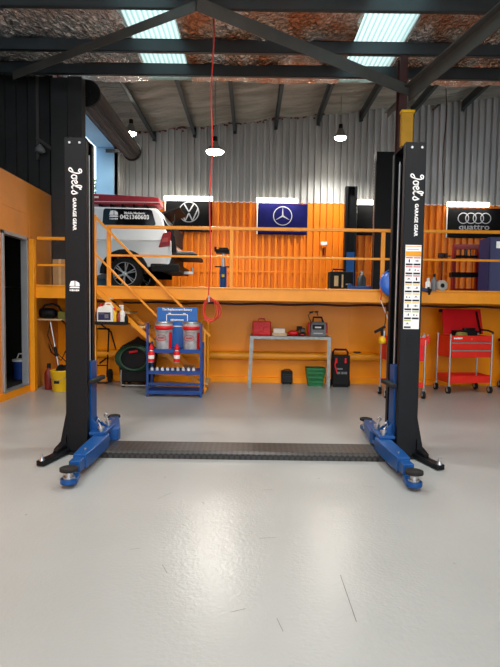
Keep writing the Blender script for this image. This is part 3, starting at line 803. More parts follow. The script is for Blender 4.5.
    mb = MB(); mb.prism(rr([(tlx0, Z(247)), (tlx1-.02, Z(245)), (tlx1-.0, Z(231)), (tlx0+.1, Z(233)), (tlx0+.03, Z(243))], .02), (0, yb-.015, 0), (1, 0, 0), (0, 0, 1), (0, .12, 0)); mb.build('tail_light', LENS, t, .01)
    mb = MB(); mb.prism(rr([(tlx0+.06, Z(242)), (tlx1-.06, Z(241)), (tlx1-.06, Z(237)), (tlx0+.1, Z(238))], .012), (0, yb-.02, 0), (1, 0, 0), (0, 0, 1), (0, .02, 0)); mb.build('tail_light_lens', mat('lens_bright', 'a83030', .3), t)
    # tailgate side
    mb = MB(); mb.bb(xr-.02, xr+.06, yb+.05, yb+W-.05, .62, 1.0); mb.build('tailgate_panel', BLKM, t, .01)
    # bumper and tow bar
    mb = MB(); mb.bb(X(150), X(179), yb+.02, yb+W-.02, Z(271), Z(263)); mb.build('bumper', BLKM, t, .03)
    mb = MB(); mb.bb(X(172), X(189), ym-.04, ym+.04, Z(271), Z(268)); mb.cyl((X(188), ym, Z(270)), (X(188), ym, Z(263)), .03); mb.build('tow_bar', SIL, t, .004)
    mb = MB()
    for k in (0, 1): mb.bb(X(140), X(160), yb+.1, yb+W-.1, .35, .6)
    mb.bar((wc[0], yb+.2, .39), (wc[0], yb+W-.2, .39), .12, .12); mb.build('chassis', BLKM, t)
    # arch flare
    mb = MB()
    A1 = [(wc[0]+(R+.07)*math.cos(a), wc[1]+(R+.07)*math.sin(a)) for a in [PI*k/14 for k in range(15)]]
    A0 = [(wc[0]+(R-.02)*math.cos(a), wc[1]+(R-.02)*math.sin(a)) for a in [PI*k/14 for k in range(15)]]
    for k in range(14): mb.prism([A1[k], A1[k+1], A0[k+1], A0[k]], (0, yb-.05, 0), (1, 0, 0), (0, 0, 1), (0, .3, 0))
    mb.build('wheel_arch', BLKM, t)
    # wheels
    for wx, ys in ((wc[0], (yb+.02, yb+W-.26)), (-6.0, (yb+.02, yb+W-.26))):
        for y_ in ys:
            wr = .385; mb = MB(); mb.lathe((wx, y_, .39), [(.25, 0), (.33, -.005), (.37, .01), (wr, .05), (wr, .2), (.37, .24), (.33, .25), (.25, .25)], 36, 'y', False)
            for k in range(30):
                a = 2*PI*k/30; mb.box((wx+wr*math.cos(a), y_+.12, .39+wr*math.sin(a)), (.03, .2, .03), Matrix.Rotation(-a, 3, 'Y'))
            wh = mb.build('wheel', RUB, t)
            mb = MB(); mb.lathe((wx, y_, .39), [(.26, .01), (.24, .03), (.235, .18), (.0, .19)], 30, 'y', False); mb.build('rim_barrel', BLKG, wh)
            mb = MB()
            for k in range(6):
                a = 2*PI*k/6+.35
                for da in (-.12, .12):
                    mb.bar((wx+.04*math.cos(a), y_+.03, .39+.04*math.sin(a)), (wx+.245*math.cos(a+da), y_+.015, .39+.245*math.sin(a+da)), .022, .02, (0, 1, 0))
            mb.lathe((wx, y_+.0, .39), [(0, 0), (.05, .0), (.06, .03), (0, .03)], 16, 'y')
            mb.lathe((wx, y_, .39), [(.25, -.003), (.262, -.004), (.262, .02), (.25, .02)], 30, 'y', False)
            mb.build('spokes', SIL, wh)
    # roof rack
    mb = MB()
    for k in range(5):
        xx = X(98+k*11.5, 205); mb.bb(xx-.02, xx+.02, yb+.12, yb+.2, ztp-.01, ztp+.1); mb.bb(xx-.02, xx+.02, yb+.1, yb+W-.1, ztp+.08, ztp+.1)
    mb.build('roof_rack', BLKM, t)
    return t, Y0, ztp+DZ
uv, UY, UT = ute()
# red ramp boards lying on the rack
a = at(90, 200, UY+.2); b = at(161, 200, UY+.2)
mb = MB(); z0 = UT+.1
mb.prism([(a.x-1.6, 0), (b.x, 0), (b.x-.05, .17), (a.x-.1, .24), (a.x-1.6, .26)], (0, UY+.12, z0), (1, 0, 0), (0, 0, 1), (0, .5, 0))
t = thing('storage_case', 'long dark red case lying along the roof rack of the white utility vehicle', 'roof case', (0, 0, 0))
mb.build('case_body', mat('awning_red', '9c1c2c', .4), t, .02)
mb = MB(); mb.bb(a.x+.08, a.x+.22, UY+.1, UY+.118, z0+.13, z0+.17); mb.bb(a.x-1.6, b.x-.02, UY+.112, UY+.119, z0+.05, z0+.06); mb.build('case_label', WPL, t)

# ================================================================== FLAGS AND WALL LAMPS
FY = BY-.13
def flag(name, label, px0, px1, py0, py1, m, deco):
    a = at(px0, py0, FY); b = at(px1, py1, FY); a2 = at(px0, py1, FY)
    x0, x1, z1, z0 = a.x, b.x, a.z, b.z
    t = thing(name, label, 'flag', ((x0+x1)/2, FY, z0), 0, None)
    W = x1-x0; H = z1-z0
    def wob(x, z): return -.012*math.sin(x*5+z*2)-.01*math.sin(z*6-x*3)
    mb = MB(); n_, k_ = 24, 14; vs = []
    for i in range(n_+1):
        for j in range(k_+1):
            x = -W/2+W*i/n_; z = H*j/k_; vs.append((x, wob(x, z)-.02, z))
    fs = [(i*(k_+1)+j, (i+1)*(k_+1)+j, (i+1)*(k_+1)+j+1, i*(k_+1)+j+1) for i in range(n_) for j in range(k_)]
    mb.add(vs, fs, True); c = mb.build('cloth', m, t); sd = c.modifiers.new('s', 'SOLIDIFY'); sd.thickness = .006
    mb = MB(); mb.bb(-W/2-.03, -W/2, -.03, -.022, 0, H); mb.build('hem', WPL, c)
    mb = MB(); deco(mb, W, H)
    mb.v = [Vector((v.x, v.y+wob(v.x, v.z)-.014, v.z)) for v in mb.v]
    mb.build('print', FPR, c)
    return t
U = (1, 0, 0); V = (0, 0, 1)
def d_vw(mb, W, H):
    c = (.0, H*.62); o = (0, -.02, 0); r = .27
    ring2d(mb, c, r, .025, o, U, V)
    def ln(p, q, w=.034): 
        p = Vector(p); q = Vector(q); d = (q-p).normalized(); n = Vector((-d.y, d.x))*w/2
        mb.add([Vector((c[0]+s.x, -.02, c[1]+s.y)) for s in (p-n, q-n, q+n, p+n)], [(0, 1, 2, 3)])
    ln((-.13, .22), (-.01, .02)); ln((-.01, .02), (.01, .02)); ln((.13, .22), (.01, .02))
    ln((-.25, .1), (-.1, -.24)); ln((-.1, -.24), (0, -.03)); ln((0, -.03), (.1, -.24)); ln((.1, -.24), (.25, .1))
    put_text(mb, 'VOLKSWAGEN', .15, (0, -.02, .09), U, V, sx=1.05, bold=.003, spacing=1.1)
def d_mb(mb, W, H):
    c = (0, H*.6); o = (0, -.02, 0); r = .25
    ring2d(mb, c, r, .022, o, U, V)
    for k in range(3):
        a = PI/2+k*2*PI/3; p = Vector((math.cos(a), math.sin(a)))*r; n = Vector((-p.y, p.x)).normalized()*.022
        mb.add([Vector((c[0]+s.x, -.02, c[1]+s.y)) for s in (Vector((-n.x, -n.y)), p, n)], [(0, 1, 2)])
    put_text(mb, 'Mercedes-Benz', .14, (0, -.02, .13), U, V, sx=1.1)
def d_audi(mb, W, H):
    for k in range(4): ring2d(mb, ((k-1.5)*.2, H*.66), .14, .024, (0, -.02, 0), U, V)
    put_text(mb, 'quattro', .22, (0, -.02, H*.36), U, V, sx=1.25, bold=.004)
def d_plain(mb, W, H):
    mb.v = [] ; put_text(mb, '||||', .2, (W*.46, -.02, H*.6), U, V)
flag('flag', 'black flag with a round white V and W emblem hanging behind the white vehicle', 166, 212, 200, 232, FLAGK, d_vw)
flag('flag', 'dark blue flag with a three-pointed star in a ring', 258, 307, 203.5, 235, FLAGB, d_mb)
def d_none(mb, W, H): mb.add([(-.0, -.02, .05), (.5, -.02, .05), (.5, -.02, .1), (0, -.02, .1)], [(0, 1, 2, 3)])
flag('flag', 'plain dark flag partly hidden behind the rear lift post', 357, 403, 204, 236, FLAGK, d_none)
flag('flag', 'black flag with four linked rings above the word quattro', 447.5, 500, 208, 238.5, FLAGK, d_audi)
def batten(px0, px1, py, label):
    a = at(px0, py, BY-.19); b = at(px1, py, BY-.19); W = b.x-a.x
    t = thing('batten_light', label, 'light', ((a.x+b.x)/2, BY-.19, a.z*.5+b.z*.5), 0, 'batten lights above the flags')
    mb = MB(); mb.bb(-W/2, W/2, .02, .092, -.03, .05); mb.build('housing', WPL, t, .006)
    mb = MB(); mb.tube([(-W/2+.01, 0, -.0), (W/2-.01, 0, 0)], .065, 12); mb.build('diffuser', BATTEN, t)
    l = bpy.data.lights.new('batten_lamp', 'AREA'); l.shape = 'RECTANGLE'; l.size = W; l.size_y = .15; l.energy = 6; l.color = (1, .93, .8)
    lo = bpy.data.objects.new('batten_lamp', l); COL.objects.link(lo); lo.location = ((a.x+b.x)/2, BY-.29, a.z-.07); lo.rotation_euler = (math.radians(25), 0, 0)
batten(164, 213, 198.5, 'lit batten light above the black flag behind the white vehicle')
batten(256, 298, 200.5, 'lit batten light above the dark blue flag')
batten(355, 395, 202.5, 'lit batten light above the plain dark flag by the rear lift post')
batten(447, 489, 204.5, 'lit batten light above the flag with four rings')

# high bay pendants
def highbay(P, ztop, label, cat='light', r=.2, en=120, group='high bay lights', lc=(1, .94, .85)):
    t = thing('high_bay_light', label, cat, tuple(P), 0, group)
    mb = MB(); mb.lathe((0, 0, 0), [(.05, .2), (.07, .17), (.09, .12), (r*.8, .05), (r, .0), (r, -.015), (r*.95, -.015), (r*.95, 0), (0, .03)], 24); mb.build('shade', mat('bay_shade', '8a8a86', .4, .3) if 'bay_shade' not in bpy.data.materials else bpy.data.materials['bay_shade'], t)
    mb = MB(); mb.lathe((0, 0, 0), [(0, -.08), (r*.5, -.07), (r*.8, -.05), (r*.95, -.02), (r*.93, .005), (0, .01)], 24); mb.build('lens', BAY, t)
    mb = MB(); mb.cyl((0, 0, .18), (0, 0, ztop-P[2]), .01, n=8); mb.build('hanging_rod', STEEL, t)
    mb = MB(); mb.cyl((0, 0, .18), (0, 0, .3), .05, n=12); mb.build('driver_box', BLKM, t)
    l = bpy.data.lights.new('bay_lamp', 'SPOT'); l.energy = en; l.color = lc; l.spot_size = math.radians(150); l.spot_blend = .6; l.shadow_soft_size = .18
    lo = bpy.data.objects.new('bay_lamp', l); COL.objects.link(lo); lo.location = (P[0], P[1], P[2]-.14)
P = at(215, 151, 11.0); highbay(P, rz(P.x)-.1, 'high bay light hanging by the red hose, the largest of those in view', en=520, r=.2)
P = at(340.5, 137, 12.5); highbay(P, rz(P.x)-.1, 'small high bay light hanging on a long rod, right of the middle', en=420, r=.15)
P = at(131, 132.5, 12.2); highbay(P, rz(P.x)-.1, 'small high bay light at the far left next to the rolled door', en=260, r=.13)
for x, y in ((-2.2, 3.0), (2.2, 3.0), (0, 5.1), (-2.2, .3), (2.2, .3)):  # unseen pendants, added overhead to brighten the front floor
    highbay(Vector((x, y, 5.05)), 5.3, 'added unseen high bay light over the front workshop floor', en=225, group='added high bay lights over the front bay', lc=(1, .98, .94))

# roller door drum
t = thing('roller_door', 'rolled-up dark roller door drum above the side opening', 'roller door', (0, 0, 0))
ca = at(87, 93, 9.0); mb = MB(); dx = ca.x; dz = ca.z
mb.cyl((dx, 9.0, dz), (dx, 9.06, dz), .23, n=28); mb.cyl((dx, 8.96, dz), (dx, 9.0, dz), .07, n=14); mb.cyl((dx, 12.3, dz), (dx, 12.35, dz), .23, n=28); mb.build('end_disc', BLKM, t)
mb = MB(); n = 36; vs = []
for y in (9.06, 12.3):
    for i in range(n*2):
        a = PI*i/n; r = .195+.022*(i % 2)*(1 if i % 4 < 2 else .4); vs.append((dx+r*math.cos(a), y, dz+r*math.sin(a)))
mb.add(vs, [(i, (i+1) % (2*n), (i+1) % (2*n)+2*n, i+2*n) for i in range(2*n)])
mb.build('rolled_curtain', mat('curtain_steel', '2e3033', .5, .1, .2), t)
mb = MB()
for k in range(3): mb.bb(XS+.02+k*.08, XS+.05+k*.08, 9.0, 13.2, OZ+.02-.06*k, OZ+.08-.06*k)
mb.build('bracket_rail', mat('rail_brown', '4a342c', .5), t)
for y in (9.03, 12.33):
    mb = MB(); mb.bb(XS, dx, y-.02, y+.02, dz-.04, dz+.04); mb.build('bracket', DARKSHEET, t)

c = at(40, 149, WY-.2)
t = thing('wall_lamp', 'small pale lamp on a grey arm high on the dark ribbed wall at left', 'lamp', (0, 0, 0))
mb = MB(); a = at(36.5, 138, WY-.1); b = at(56, 152, WY-.15); mb.bar(a, b, .03, .05); mb.bar((a.x, WY-.04, a.z+1.1), (a.x, WY-.04, a.z-.35), .05, .03, (0, 1, 0)); mb.bar((a.x, WY-.04, a.z), a, .03, .03); mb.build('arm', CHAR2, t)
mb = MB(); mb.lathe(tuple(c), [(.02, .08), (.07, .02), (.09, -.04), (.06, -.06), (0, -.06)], 16); mb.build('lamp_head', GREY, t)
# brown bracket on the back wall
mb = MB(); a = at(450, 94, BY-.1); b = at(433, 110, BY-.1); mb.bar(a, b, .05, .06); mb.bar(a, (b.x-.1, b.y, a.z), .05, .05)
tag(mb.build('wall_bracket', CHAR2), 'grey steel bracket high on the corrugated back wall at right', 'bracket')
# yellow box at the head of the red column
c0 = at(404.5, 115, 7.7); c1 = at(410.5, 140, 7.7)
t = thing('junction_box', 'tall yellow box fixed at the top of the dark red steel column', 'box', (0, 0, 0))
mb = MB(); mb.bb(c0.x-.05, c1.x+.02, 7.65, DF-.301, c1.z-.1, c0.z+.02); mb.build('housing', YELP, t, .006)
mb = MB(); mb.bb(c0.x-.06, c1.x+.04, 7.64, DF-.301, c0.z+.02, c0.z+.06); mb.build('cap', YEL, t, .004)
# security sensor
c = at(324, 244, BY-.14)
t = thing('security_camera', 'small white camera on the ribbed orange wall below the blue flag', 'camera', tuple(c))
mb = MB(); mb.bb(-.09, .08, -.03, .05, -.04, .06); mb.build('housing', WPL, t, .01); mb = MB(); mb.cyl((.0, .0, -.04), (0, .04, -.3), .012); mb.build('cable', BLKM, t)

# red hanging hose
t = thing('air_hose', 'red air hose hanging from the roof and looped at its lower end', 'hose', (0, 0, 0))
a = at(213.5, 8, 6.9); b = at(209, 300, 6.9)
mb = MB(); pts = [a.lerp(b, i/24)+Vector((.012*math.sin(i*.7), 0, 0)) for i in range(25)]
mb.tube(pts, .009, 8); mb.build('hose', REDH, t)
mb = MB(); c = at(211, 312, 6.9)
for k in range(3):
    mb.tube([c+Vector((.09*math.sin(w)*(1+.15*k)+.02*k-.02, .02*k, .14*math.cos(w)*(1-.12*k)+(.0 if math.cos(w) < 0 else .06*math.cos(w)))) for w in [2*PI*i/20 for i in range(20)]], .009, 8, True)
mb.build('loop', REDH, t)
mb = MB(); mb.cyl(b+Vector((0, 0, .06)), b+Vector((0, 0, -.03)), .016); mb.build('coupling', SIL, t)
a = at(446, 88, 12.0); b = at(443, 196, 12.0); mb = MB(); mb.tube([a.lerp(b, i/12)+Vector((.03*math.sin(i*.6), 0, 0)) for i in range(13)], .012)
tag(mb.build('hanging_cable', REDM), 'thin dark red cable hanging above the flag with four rings', 'cable')

# ================================================================== BLUE RACK AND WHAT STANDS ON IT
g = gp(174, 397); RYF = g.y
xl, xr_ = at(147.5, 360, RYF).x, at(201, 360, RYF).x
rk = thing('shelf_rack', 'blue steel rack with three shelves at the foot of the orange staircase', 'rack', ((xl+xr_)/2, RYF, 0))
W = xr_-xl; D = .34; zt = at(174, 323, RYF).z
zs = [at(174, 350, RYF).z, at(174, 371.5, RYF).z, at(174, 391.5, RYF).z]
for x in (-W/2, W/2):
    for y in (0, D):
        mb = MB(); mb.bar((x, y, 0), (x, y, zt if y == 0 else zs[0]+.1), .03, .03, (0, 1, 0)); mb.build('upright', BLUED, rk, .003)
for k, z in enumerate(zs):
    mb = MB(); mb.bb(-W/2, W/2, .0, D, z-.006, z); mb.bb(-W/2, W/2, -.012, .0, z-.045, z+.012); mb.bb(-W/2, W/2, D, D+.012, z-.045, z+.012)
    mb.bb(-W/2-.01, -W/2, 0, D, z-.045, z+.012); mb.bb(W/2, W/2+.01, 0, D, z-.045, z+.012)
    mb.build('shelf', BLUED, rk, .002)
mb = MB(); mb.bar((-W/2, 0, at(174, 384, RYF).z), (W/2, 0, at(174, 384, RYF).z), .02, .03); mb.build('cross_bar', BLUED, rk, .002)
def pail(px, label):
    c = at(px, 348, RYF+.2)
    t = thing('metal_pail', label, 'pail', (c.x, RYF+.19, zs[0]), 0, 'metal pails on the blue rack'); r = .137; h = at(174, 321.5, RYF+.19).z-zs[0]
    mb = MB(); mb.lathe((0, 0, 0), [(r*.86, 0), (r*.88, .01), (r*.97, h*.7), (r, h*.72), (r, h*.76), (r*.985, h*.78), (r, h*.96)], 28); mb.build('body', mat('pail_tin', 'b8babc', .4, .12, .3, 14), t)
    mb = MB(); mb.lathe((0, 0, 0), [(r*1.0, h*.7), (r*1.02, h*.7), (r*1.025, h*.84), (r*1.0, h*.84)], 28, 'z', False); mb.build('band', RED, t)
    mb = MB(); mb.lathe((0, 0, 0), [(0, h*.98), (r*.9, h*.97), (r*.94, h), (r*1.05, h*1.0), (r*1.05, h*.94), (r, h*.93)], 28); mb.build('lid', SIL, t)
    mb = MB()
    for i in range(4):
        a0 = -PI/2+.75+.12*i; a1 = a0+.12; rr_ = r*.985
        mb.add([(rr_*math.cos(a0), rr_*math.sin(a0), .01), (rr_*math.cos(a1), rr_*math.sin(a1), .01), (rr_*math.cos(a1)*1.03, rr_*math.sin(a1)*1.03, h*.62), (rr_*math.cos(a0)*1.03, rr_*math.sin(a0)*1.03, h*.62)], [(0, 1, 2, 3)])
    mb.build('red_stripe', RED, t)
    mb = MB(); scribble(mb, (-.02, h*.42), .1, .028, (0, -r*1.02, 0), (1, 0, 0), (0, 0, 1), 3); ring2d(mb, (-.02, h*.42), .075, .008, (0, -r*1.02, 0), (1, 0, 0), (0, 0, 1), ry=.045)
    mb.build('label_print', RL, t)
    mb = MB(); mb.tube([(-r*1.03, 0, h*.85)] + [(-r*1.08*math.cos(w), -r*1.08*math.sin(w), h*.85-.1*math.sin(w)) for w in [PI*i/12 for i in range(13)]], .004, 6); mb.build('wire_handle', STEEL, t)
pail(164, 'silver pail with a red band on the blue rack, left of the two')
pail(191.5, 'silver pail with a red band on the blue rack, right of the two')
def bottle_hang(px, label):
    c = at(px, 362, RYF-.05); h = at(px, 344, RYF-.05).z-c.z
    t = thing('spray_bottle', label, 'bottle', (c.x, RYF-.065, c.z), 0, 'bottles hooked on the blue rack')
    r = .047
    mb = MB(); mb.lathe((0, 0, 0), [(r*.9, 0), (r, .01), (r, h*.5), (r*.7, h*.62), (r*.35, h*.68), (r*.35, h*.72)], 16); mb.build('body', WPL, t)
    mb = MB(); mb.lathe((0, 0, 0), [(r*1.02, h*.02), (r*1.03, h*.1), (r*1.03, h*.16), (r*1.02, h*.2)], 16, 'z', False); mb.build('label_band', RED, t); mb = MB(); mb.lathe((0, 0, 0), [(r*1.02, h*.4), (r*1.03, h*.5), (r*.75, h*.62), (r*.7, h*.63)], 16, 'z', False); mb.build('label_band', RED, t)
    mb = MB(); mb.lathe((0, 0, 0), [(r*.5, h*.68), (r*.8, h*.72), (r*.8, h*.85), (r*.4, h*.9), (r*.3, h), (0, h)], 16); mb.bb(-.012, .012, -r*1.0, 0, h*.86, h*.94); mb.build('cap', RED, t)
    mb = MB(); mb.tube([(0, 0, h*.9), (0, .03, h*.95), (0, .058, h*.9)], .004, 6); mb.build('hook', STEEL, t)
bottle_hang(151.5, 'red and white bottle hooked on the left front upright of the blue rack')
bottle_hang(177, 'red and white bottle hooked on the middle of the blue rack shelf')
b0 = None
for k in range(9):
    px = 152+k*5.2; c = at(px, 370, RYF+.1)
    lab = 'small silver-capped cartridge in the row on the middle shelf of the blue rack'
    if b0 is None:
        b0 = thing('cartridge', lab, 'cartridge', (c.x, RYF+.1, zs[1]), 0, 'cartridges on the blue rack')
        mb = MB(); mb.cyl((0, 0, 0), (0, 0, .04), .024, n=12); mb.build('can', WPL, b0)
        mb = MB(); mb.cyl((0, 0, .04), (0, 0, .055), .02, .014, n=12); mb.build('cap', SIL, b0)
    else:
        q = copy_tree(b0); q.location = (c.x, RYF+.1, zs[1])
# blue battery sign
t = thing('sign_board', 'blue sign with a white battery outline standing behind the two silver pails', 'sign', (0, RYF+.36, zs[0]))
a = at(157, 307, RYF+.36); b = at(197, 340, RYF+.36)
mb = MB(); mb.bb(a.x, b.x, 0, .012, .0, a.z-zs[0]); mb.build('board', SIGNB, t, .004)
mb = MB(); xm = (a.x+b.x)/2; H = a.z-zs[0]; W2 = (b.x-a.x)
put_text(mb, 'The Replacement Battery', .052, (xm, -.003, H-.035), U, V, sx=.88, bold=.0015)
def ln3(x0, z0, x1, z1, w=.012): mb.bar((x0, -.002, z0), (x1, -.002, z1), .004, w) if abs(x1-x0) > abs(z1-z0) else mb.bar((x0, -.002, z0), (x1, -.002, z1), w, .004, (0, 1, 0))
zl, zh, xw = H-.3, H-.115, W2*.26
ln3(xm-xw, zh, xm+xw, zh, .014); ln3(xm-xw, zl, xm+xw, zl, .014); ln3(xm-xw, zl, xm-xw, zh); ln3(xm+xw, zl, xm+xw, zh)
mb.bb(xm-xw+.03, xm-xw+.07, -.004, 0, zh, zh+.025); mb.bb(xm+xw-.07, xm+xw-.03, -.004, 0, zh, zh+.025)
scribble(mb, (xm, H-.2), .2, .03, (0, -.003, 0), U, V, 5); mb.build('print', PRINTW, t)

# ================================================================== BLACK CART WITH GREEN HOSE
g = gp(134, 388); t = thing('utility_cart', 'black wheeled cart wrapped in a dark green hose, left of the blue rack', 'cart', (g.x, g.y+.3, 0))
mb = MB(); mb.prism([(-.24, .08), (.24, .08), (.3, .5), (.22, .72), (-.22, .72), (-.3, .5)], (0, -.25, 0), (1, 0, 0), (0, 0, 1), (0, .5, 0)); mb.build('tub', BLKM, t, .04, 3)
mb = MB(); mb.lathe((0, 0, .6), [(.3, 0), (.3, .06), (.2, .13), (.06, .2), (.02, .24), (0, .25)], 9); mb.build('cover', RUB, t)
mb = MB()
for k in range(5):
    R_ = .31-.02*k; mb.tube([(R_*math.cos(w), -.28-.012*k+.01*math.sin(3*w), .5+R_*.85*math.sin(w)*(.8+.05*k)) for w in [2*PI*i/28 for i in range(28)]], .02, 8, True)
mb.build('hose_coil', DGRN, t)
mb = MB(); mb.cyl((-.08, -.3, .6), (.06, -.3, .62), .02); mb.build('nozzle', RED, t, .006)
mb = MB(); mb.tube([(-.2, -.25, .68), (.2, -.25, .68)], .012); mb.build('top_bar', STEEL, t); mb = MB(); mb.tube([(-.22, -.27, .04), (-.22, -.3, .1), (-.22, -.28, .3)], .012); mb.tube([(-.22, -.27, .04), (.2, -.27, .04)], .012); mb.build('frame_bar', STEEL, t)
for x in (-.2, .2):
    for y in (-.2, .2):
        mb = MB(); mb.cyl((x-.02, y, .05), (x+.02, y, .05), .05); mb.build('wheel', RUB, t)

# ================================================================== UNDER-DECK SHELF WITH JUGS
YS = YF-.2
c0 = at(95, 323, YS); c1 = at(128, 323, YS)
mb = MB(); mb.bb(c0.x-.03, c1.x, YS-.12, YS+.14, c0.z-.02, c0.z); mb.bb(c0.x-.03, c1.x, YS-.13, YS-.12, c0.z-.02, c0.z+.03)

tag(mb.build('hanging_shelf', BLKM, None, .002), 'narrow dark shelf hanging under the upper level, holding bottles beside the stair', 'shelf')
SZ = c0.z
c = at(106, 323, YS)
t = thing('fluid_jug', 'large white plastic jug with a red cap on the hanging shelf', 'jug', (c.x, YS, SZ))
mb = MB(); mb.prism([(-.125, 0), (.125, 0), (.125, .2), (.11, .235), (.09, .275), (.0, .285), (-.03, .265), (-.1, .25), (-.125, .22)], (0, -.07, 0), (1, 0, 0), (0, 0, 1), (0, .14, 0)); mb.build('body', WPL, t, .018, 3)
mb = MB(); mb.tube([(-.02, 0, .25), (.0, 0, .31), (.07, 0, .31), (.115, 0, .22)], .016); mb.build('handle', WPL, t)
mb = MB(); mb.cyl((-.08, 0, .25), (-.08, 0, .295), .028); mb.build('cap', RED, t)
mb = MB(); mb.bb(-.1, .09, -.074, -.07, .05, .17); mb.build('label', NAVY, t); mb = MB(); mb.bb(.0, .06, -.077, -.074, .08, .14); mb.bb(-.09, -.01, -.077, -.074, .14, .15); mb.build('label_print', GREY, t)
def can(name, label, px, h, r, m, capm, cat='bottle', y=YS, z=SZ, neck=True, grp=None):
    c = at(px, 320, y); t = thing(name, label, cat, (c.x, y, z), 0, grp)
    mb = MB(); mb.lathe((0, 0, 0), [(r*.92, 0), (r, .008), (r, h*.62), (r*.8, h*.72), (r*.35, h*.8), (r*.35, h*.84)] if neck else [(r*.95, 0), (r, .006), (r, h*.84)], 16); mb.build('body', m, t)
    mb = MB(); mb.cyl((0, 0, h*.83), (0, 0, h), r*.45 if neck else r*.8, r*.4 if neck else r*.7, n=14); mb.build('cap', capm, t)
    return t
can('bottle', 'yellow bottle with a red cap right of the white jug', 114.5, .24, .045, YEL, RED)
can('bottle', 'small dark red bottle between the yellow bottle and the white spray bottle', 118.3, .2, .035, mat('dark_red_bottle', '8c1a1c', .4), BLKM)
t = can('spray_bottle', 'white spray bottle at the right end of the hanging shelf', 122.5, .26, .04, WPL, WPL)
mb = MB(); mb.bb(-.05, .015, -.012, .012, .26, .285); mb.bb(-.03, -.018, -.006, .006, .22, .262); mb.build('trigger', WPL, t, .004)
can('aerosol_can', 'dark can at the left end of the hanging shelf, left of the white jug', 97.3, .2, .03, BLKM, RED, 'can', neck=False)
can('bottle', 'small black bottle at the far right of the hanging shelf', 126.3, .15, .03, BLKM, BLKM)

# wheel parked behind the left post
g = gp(99, 383)
t = thing('hand_truck', 'dark hand truck leaning at the wall behind the blue carriage of the left post', 'hand truck', (g.x, WY-.25, 0))
mb = MB()
for x in (-.12, .12): mb.tube([(x, 0, .1), (x, .12, .9), (x, .14, .95)], .014)
mb.tube([(-.12, .14, .95), (.12, .14, .95)], .014)
for z in (.3, .55): mb.tube([(-.12, z*.13, z), (.12, z*.13, z)], .01)
mb.bb(-.15, .15, -.14, .0, .0, .008); mb.build('frame', BLKM, t)
for x in (-.17, .17):
    mb = MB(); mb.lathe((x-.02, 0.02, .12), [(.05, 0), (.12, .0), (.12, .04), (.05, .04), (.05, 0)], 20, 'x', False); mb.build('wheel', RUB, t)

# ================================================================== LEFT RECESS: shelf, pole, bucket
YR = 8.2
g = gp(57, 392.5); 
t = thing('bucket', 'yellow plastic bucket on the floor just left of the left lift post', 'bucket', (g.x, g.y+.15, 0))
h = at(57, 371, g.y).z
mb = MB(); mb.lathe((0, 0, 0), [(.12, 0), (.125, .005), (.15, h*.93), (.158, h*.95), (.158, h), (.148, h), (.12, .02), (0, .02)], 28); mb.build('body', YEL, t)
mb = MB(); mb.bb(-.05, .03, -.144, -.13, h*.4, h*.55); mb.build('label', BLKM, t)
mb = MB(); mb.tube([(-.155*math.cos(w), -.165*math.sin(w), h*.9-.12*math.sin(w)) for w in [PI*i/12 for i in range(13)]], .004, 6); mb.build('handle', STEEL, t)
BG = g
t = thing('mop', 'mop with a silver pole standing in the yellow bucket', 'mop', (g.x, g.y+.15, 0))
a = at(50.5, 322, g.y+.2); mb = MB(); mb.cyl((.02, 0, .1), (a.x-g.x, .05, a.z), .014); mb.build('pole', SIL, t)
mb = MB()
for k in range(40):
    w = random.uniform(0, 2*PI); r = random.uniform(.02, .11); mb.tube([(.02, 0, h+.02), (.02+r*.6*math.cos(w), r*.6*math.sin(w), h+.07), (.02+r*math.cos(w), r*math.sin(w), h+.0), (.02+r*math.cos(w)*.9, r*math.sin(w)*.9, h-.08)], .009, 5)
mb.build('mop_head', BLKM, t)
mb = MB(); mb.cyl((.02+(a.x-g.x-.02)*.45, .025, a.z*.5), (.02+(a.x-g.x-.02)*.62, .03, a.z*.64), .024); mb.build('grip', BLKM, t)
mb = MB(); mb.tube([(a.x-g.x, .05, a.z), (a.x-g.x-.05, .06, a.z*.8), (a.x-g.x+.03, .06, a.z*.6), (.1, .05, h+.1)], .008); mb.build('cord', BLKM, t)
# red canister behind the bucket
g2 = gp(50, 390); can('spray_canister', 'dark red canister on the floor left of the yellow bucket', 48.5, .42, .07, mat('dull_red', '7c1c18', .5), BLKM, 'canister', y=BG.y+.3, z=0)
# recess shelf
c = at(34, 318.5, 8.3); e = at(64, 318, 8.3)
mb = MB(); mb.bb(WL+.01, e.x, 8.2, WY-.01, c.z-.025, c.z); tag(mb.build('wall_shelf', CREAM, None, .003), 'pale timber shelf in the recess under the upper level at left', 'shelf')
RS = c.z
t = thing('pressure_washer', 'black cordless pump machine lying on the timber shelf in the left recess', 'machine', (at(53, 315, 8.35).x, 8.35, RS))
mb = MB(); mb.lathe((-.12, 0, .09), [(.0, -.09), (.075, -.09), (.085, 0), (.085, .12), (.05, .18), (0, .18)], 18, 'x'); mb.build('motor', BLKM, t)
mb = MB(); mb.tube([(-.2, 0, .1), (-.14, 0, .22), (0, 0, .25), (.1, 0, .2), (.16, 0, .08)], .018); mb.build('handle', BLKM, t)
mb = MB(); mb.bb(-.3, -.18, -.04, .04, .03, .12); mb.build('coupling', STEEL, t, .01)
mb = MB(); mb.bb(.1, .22, -.06, .06, 0, .12); mb.build('battery', mat('olive', '6a6a20', .5), t, .01)
mb = MB(); mb.bb(-.1, -.0, -.06, .06, 0.0, .03); mb.build('foot', BLKM, t)
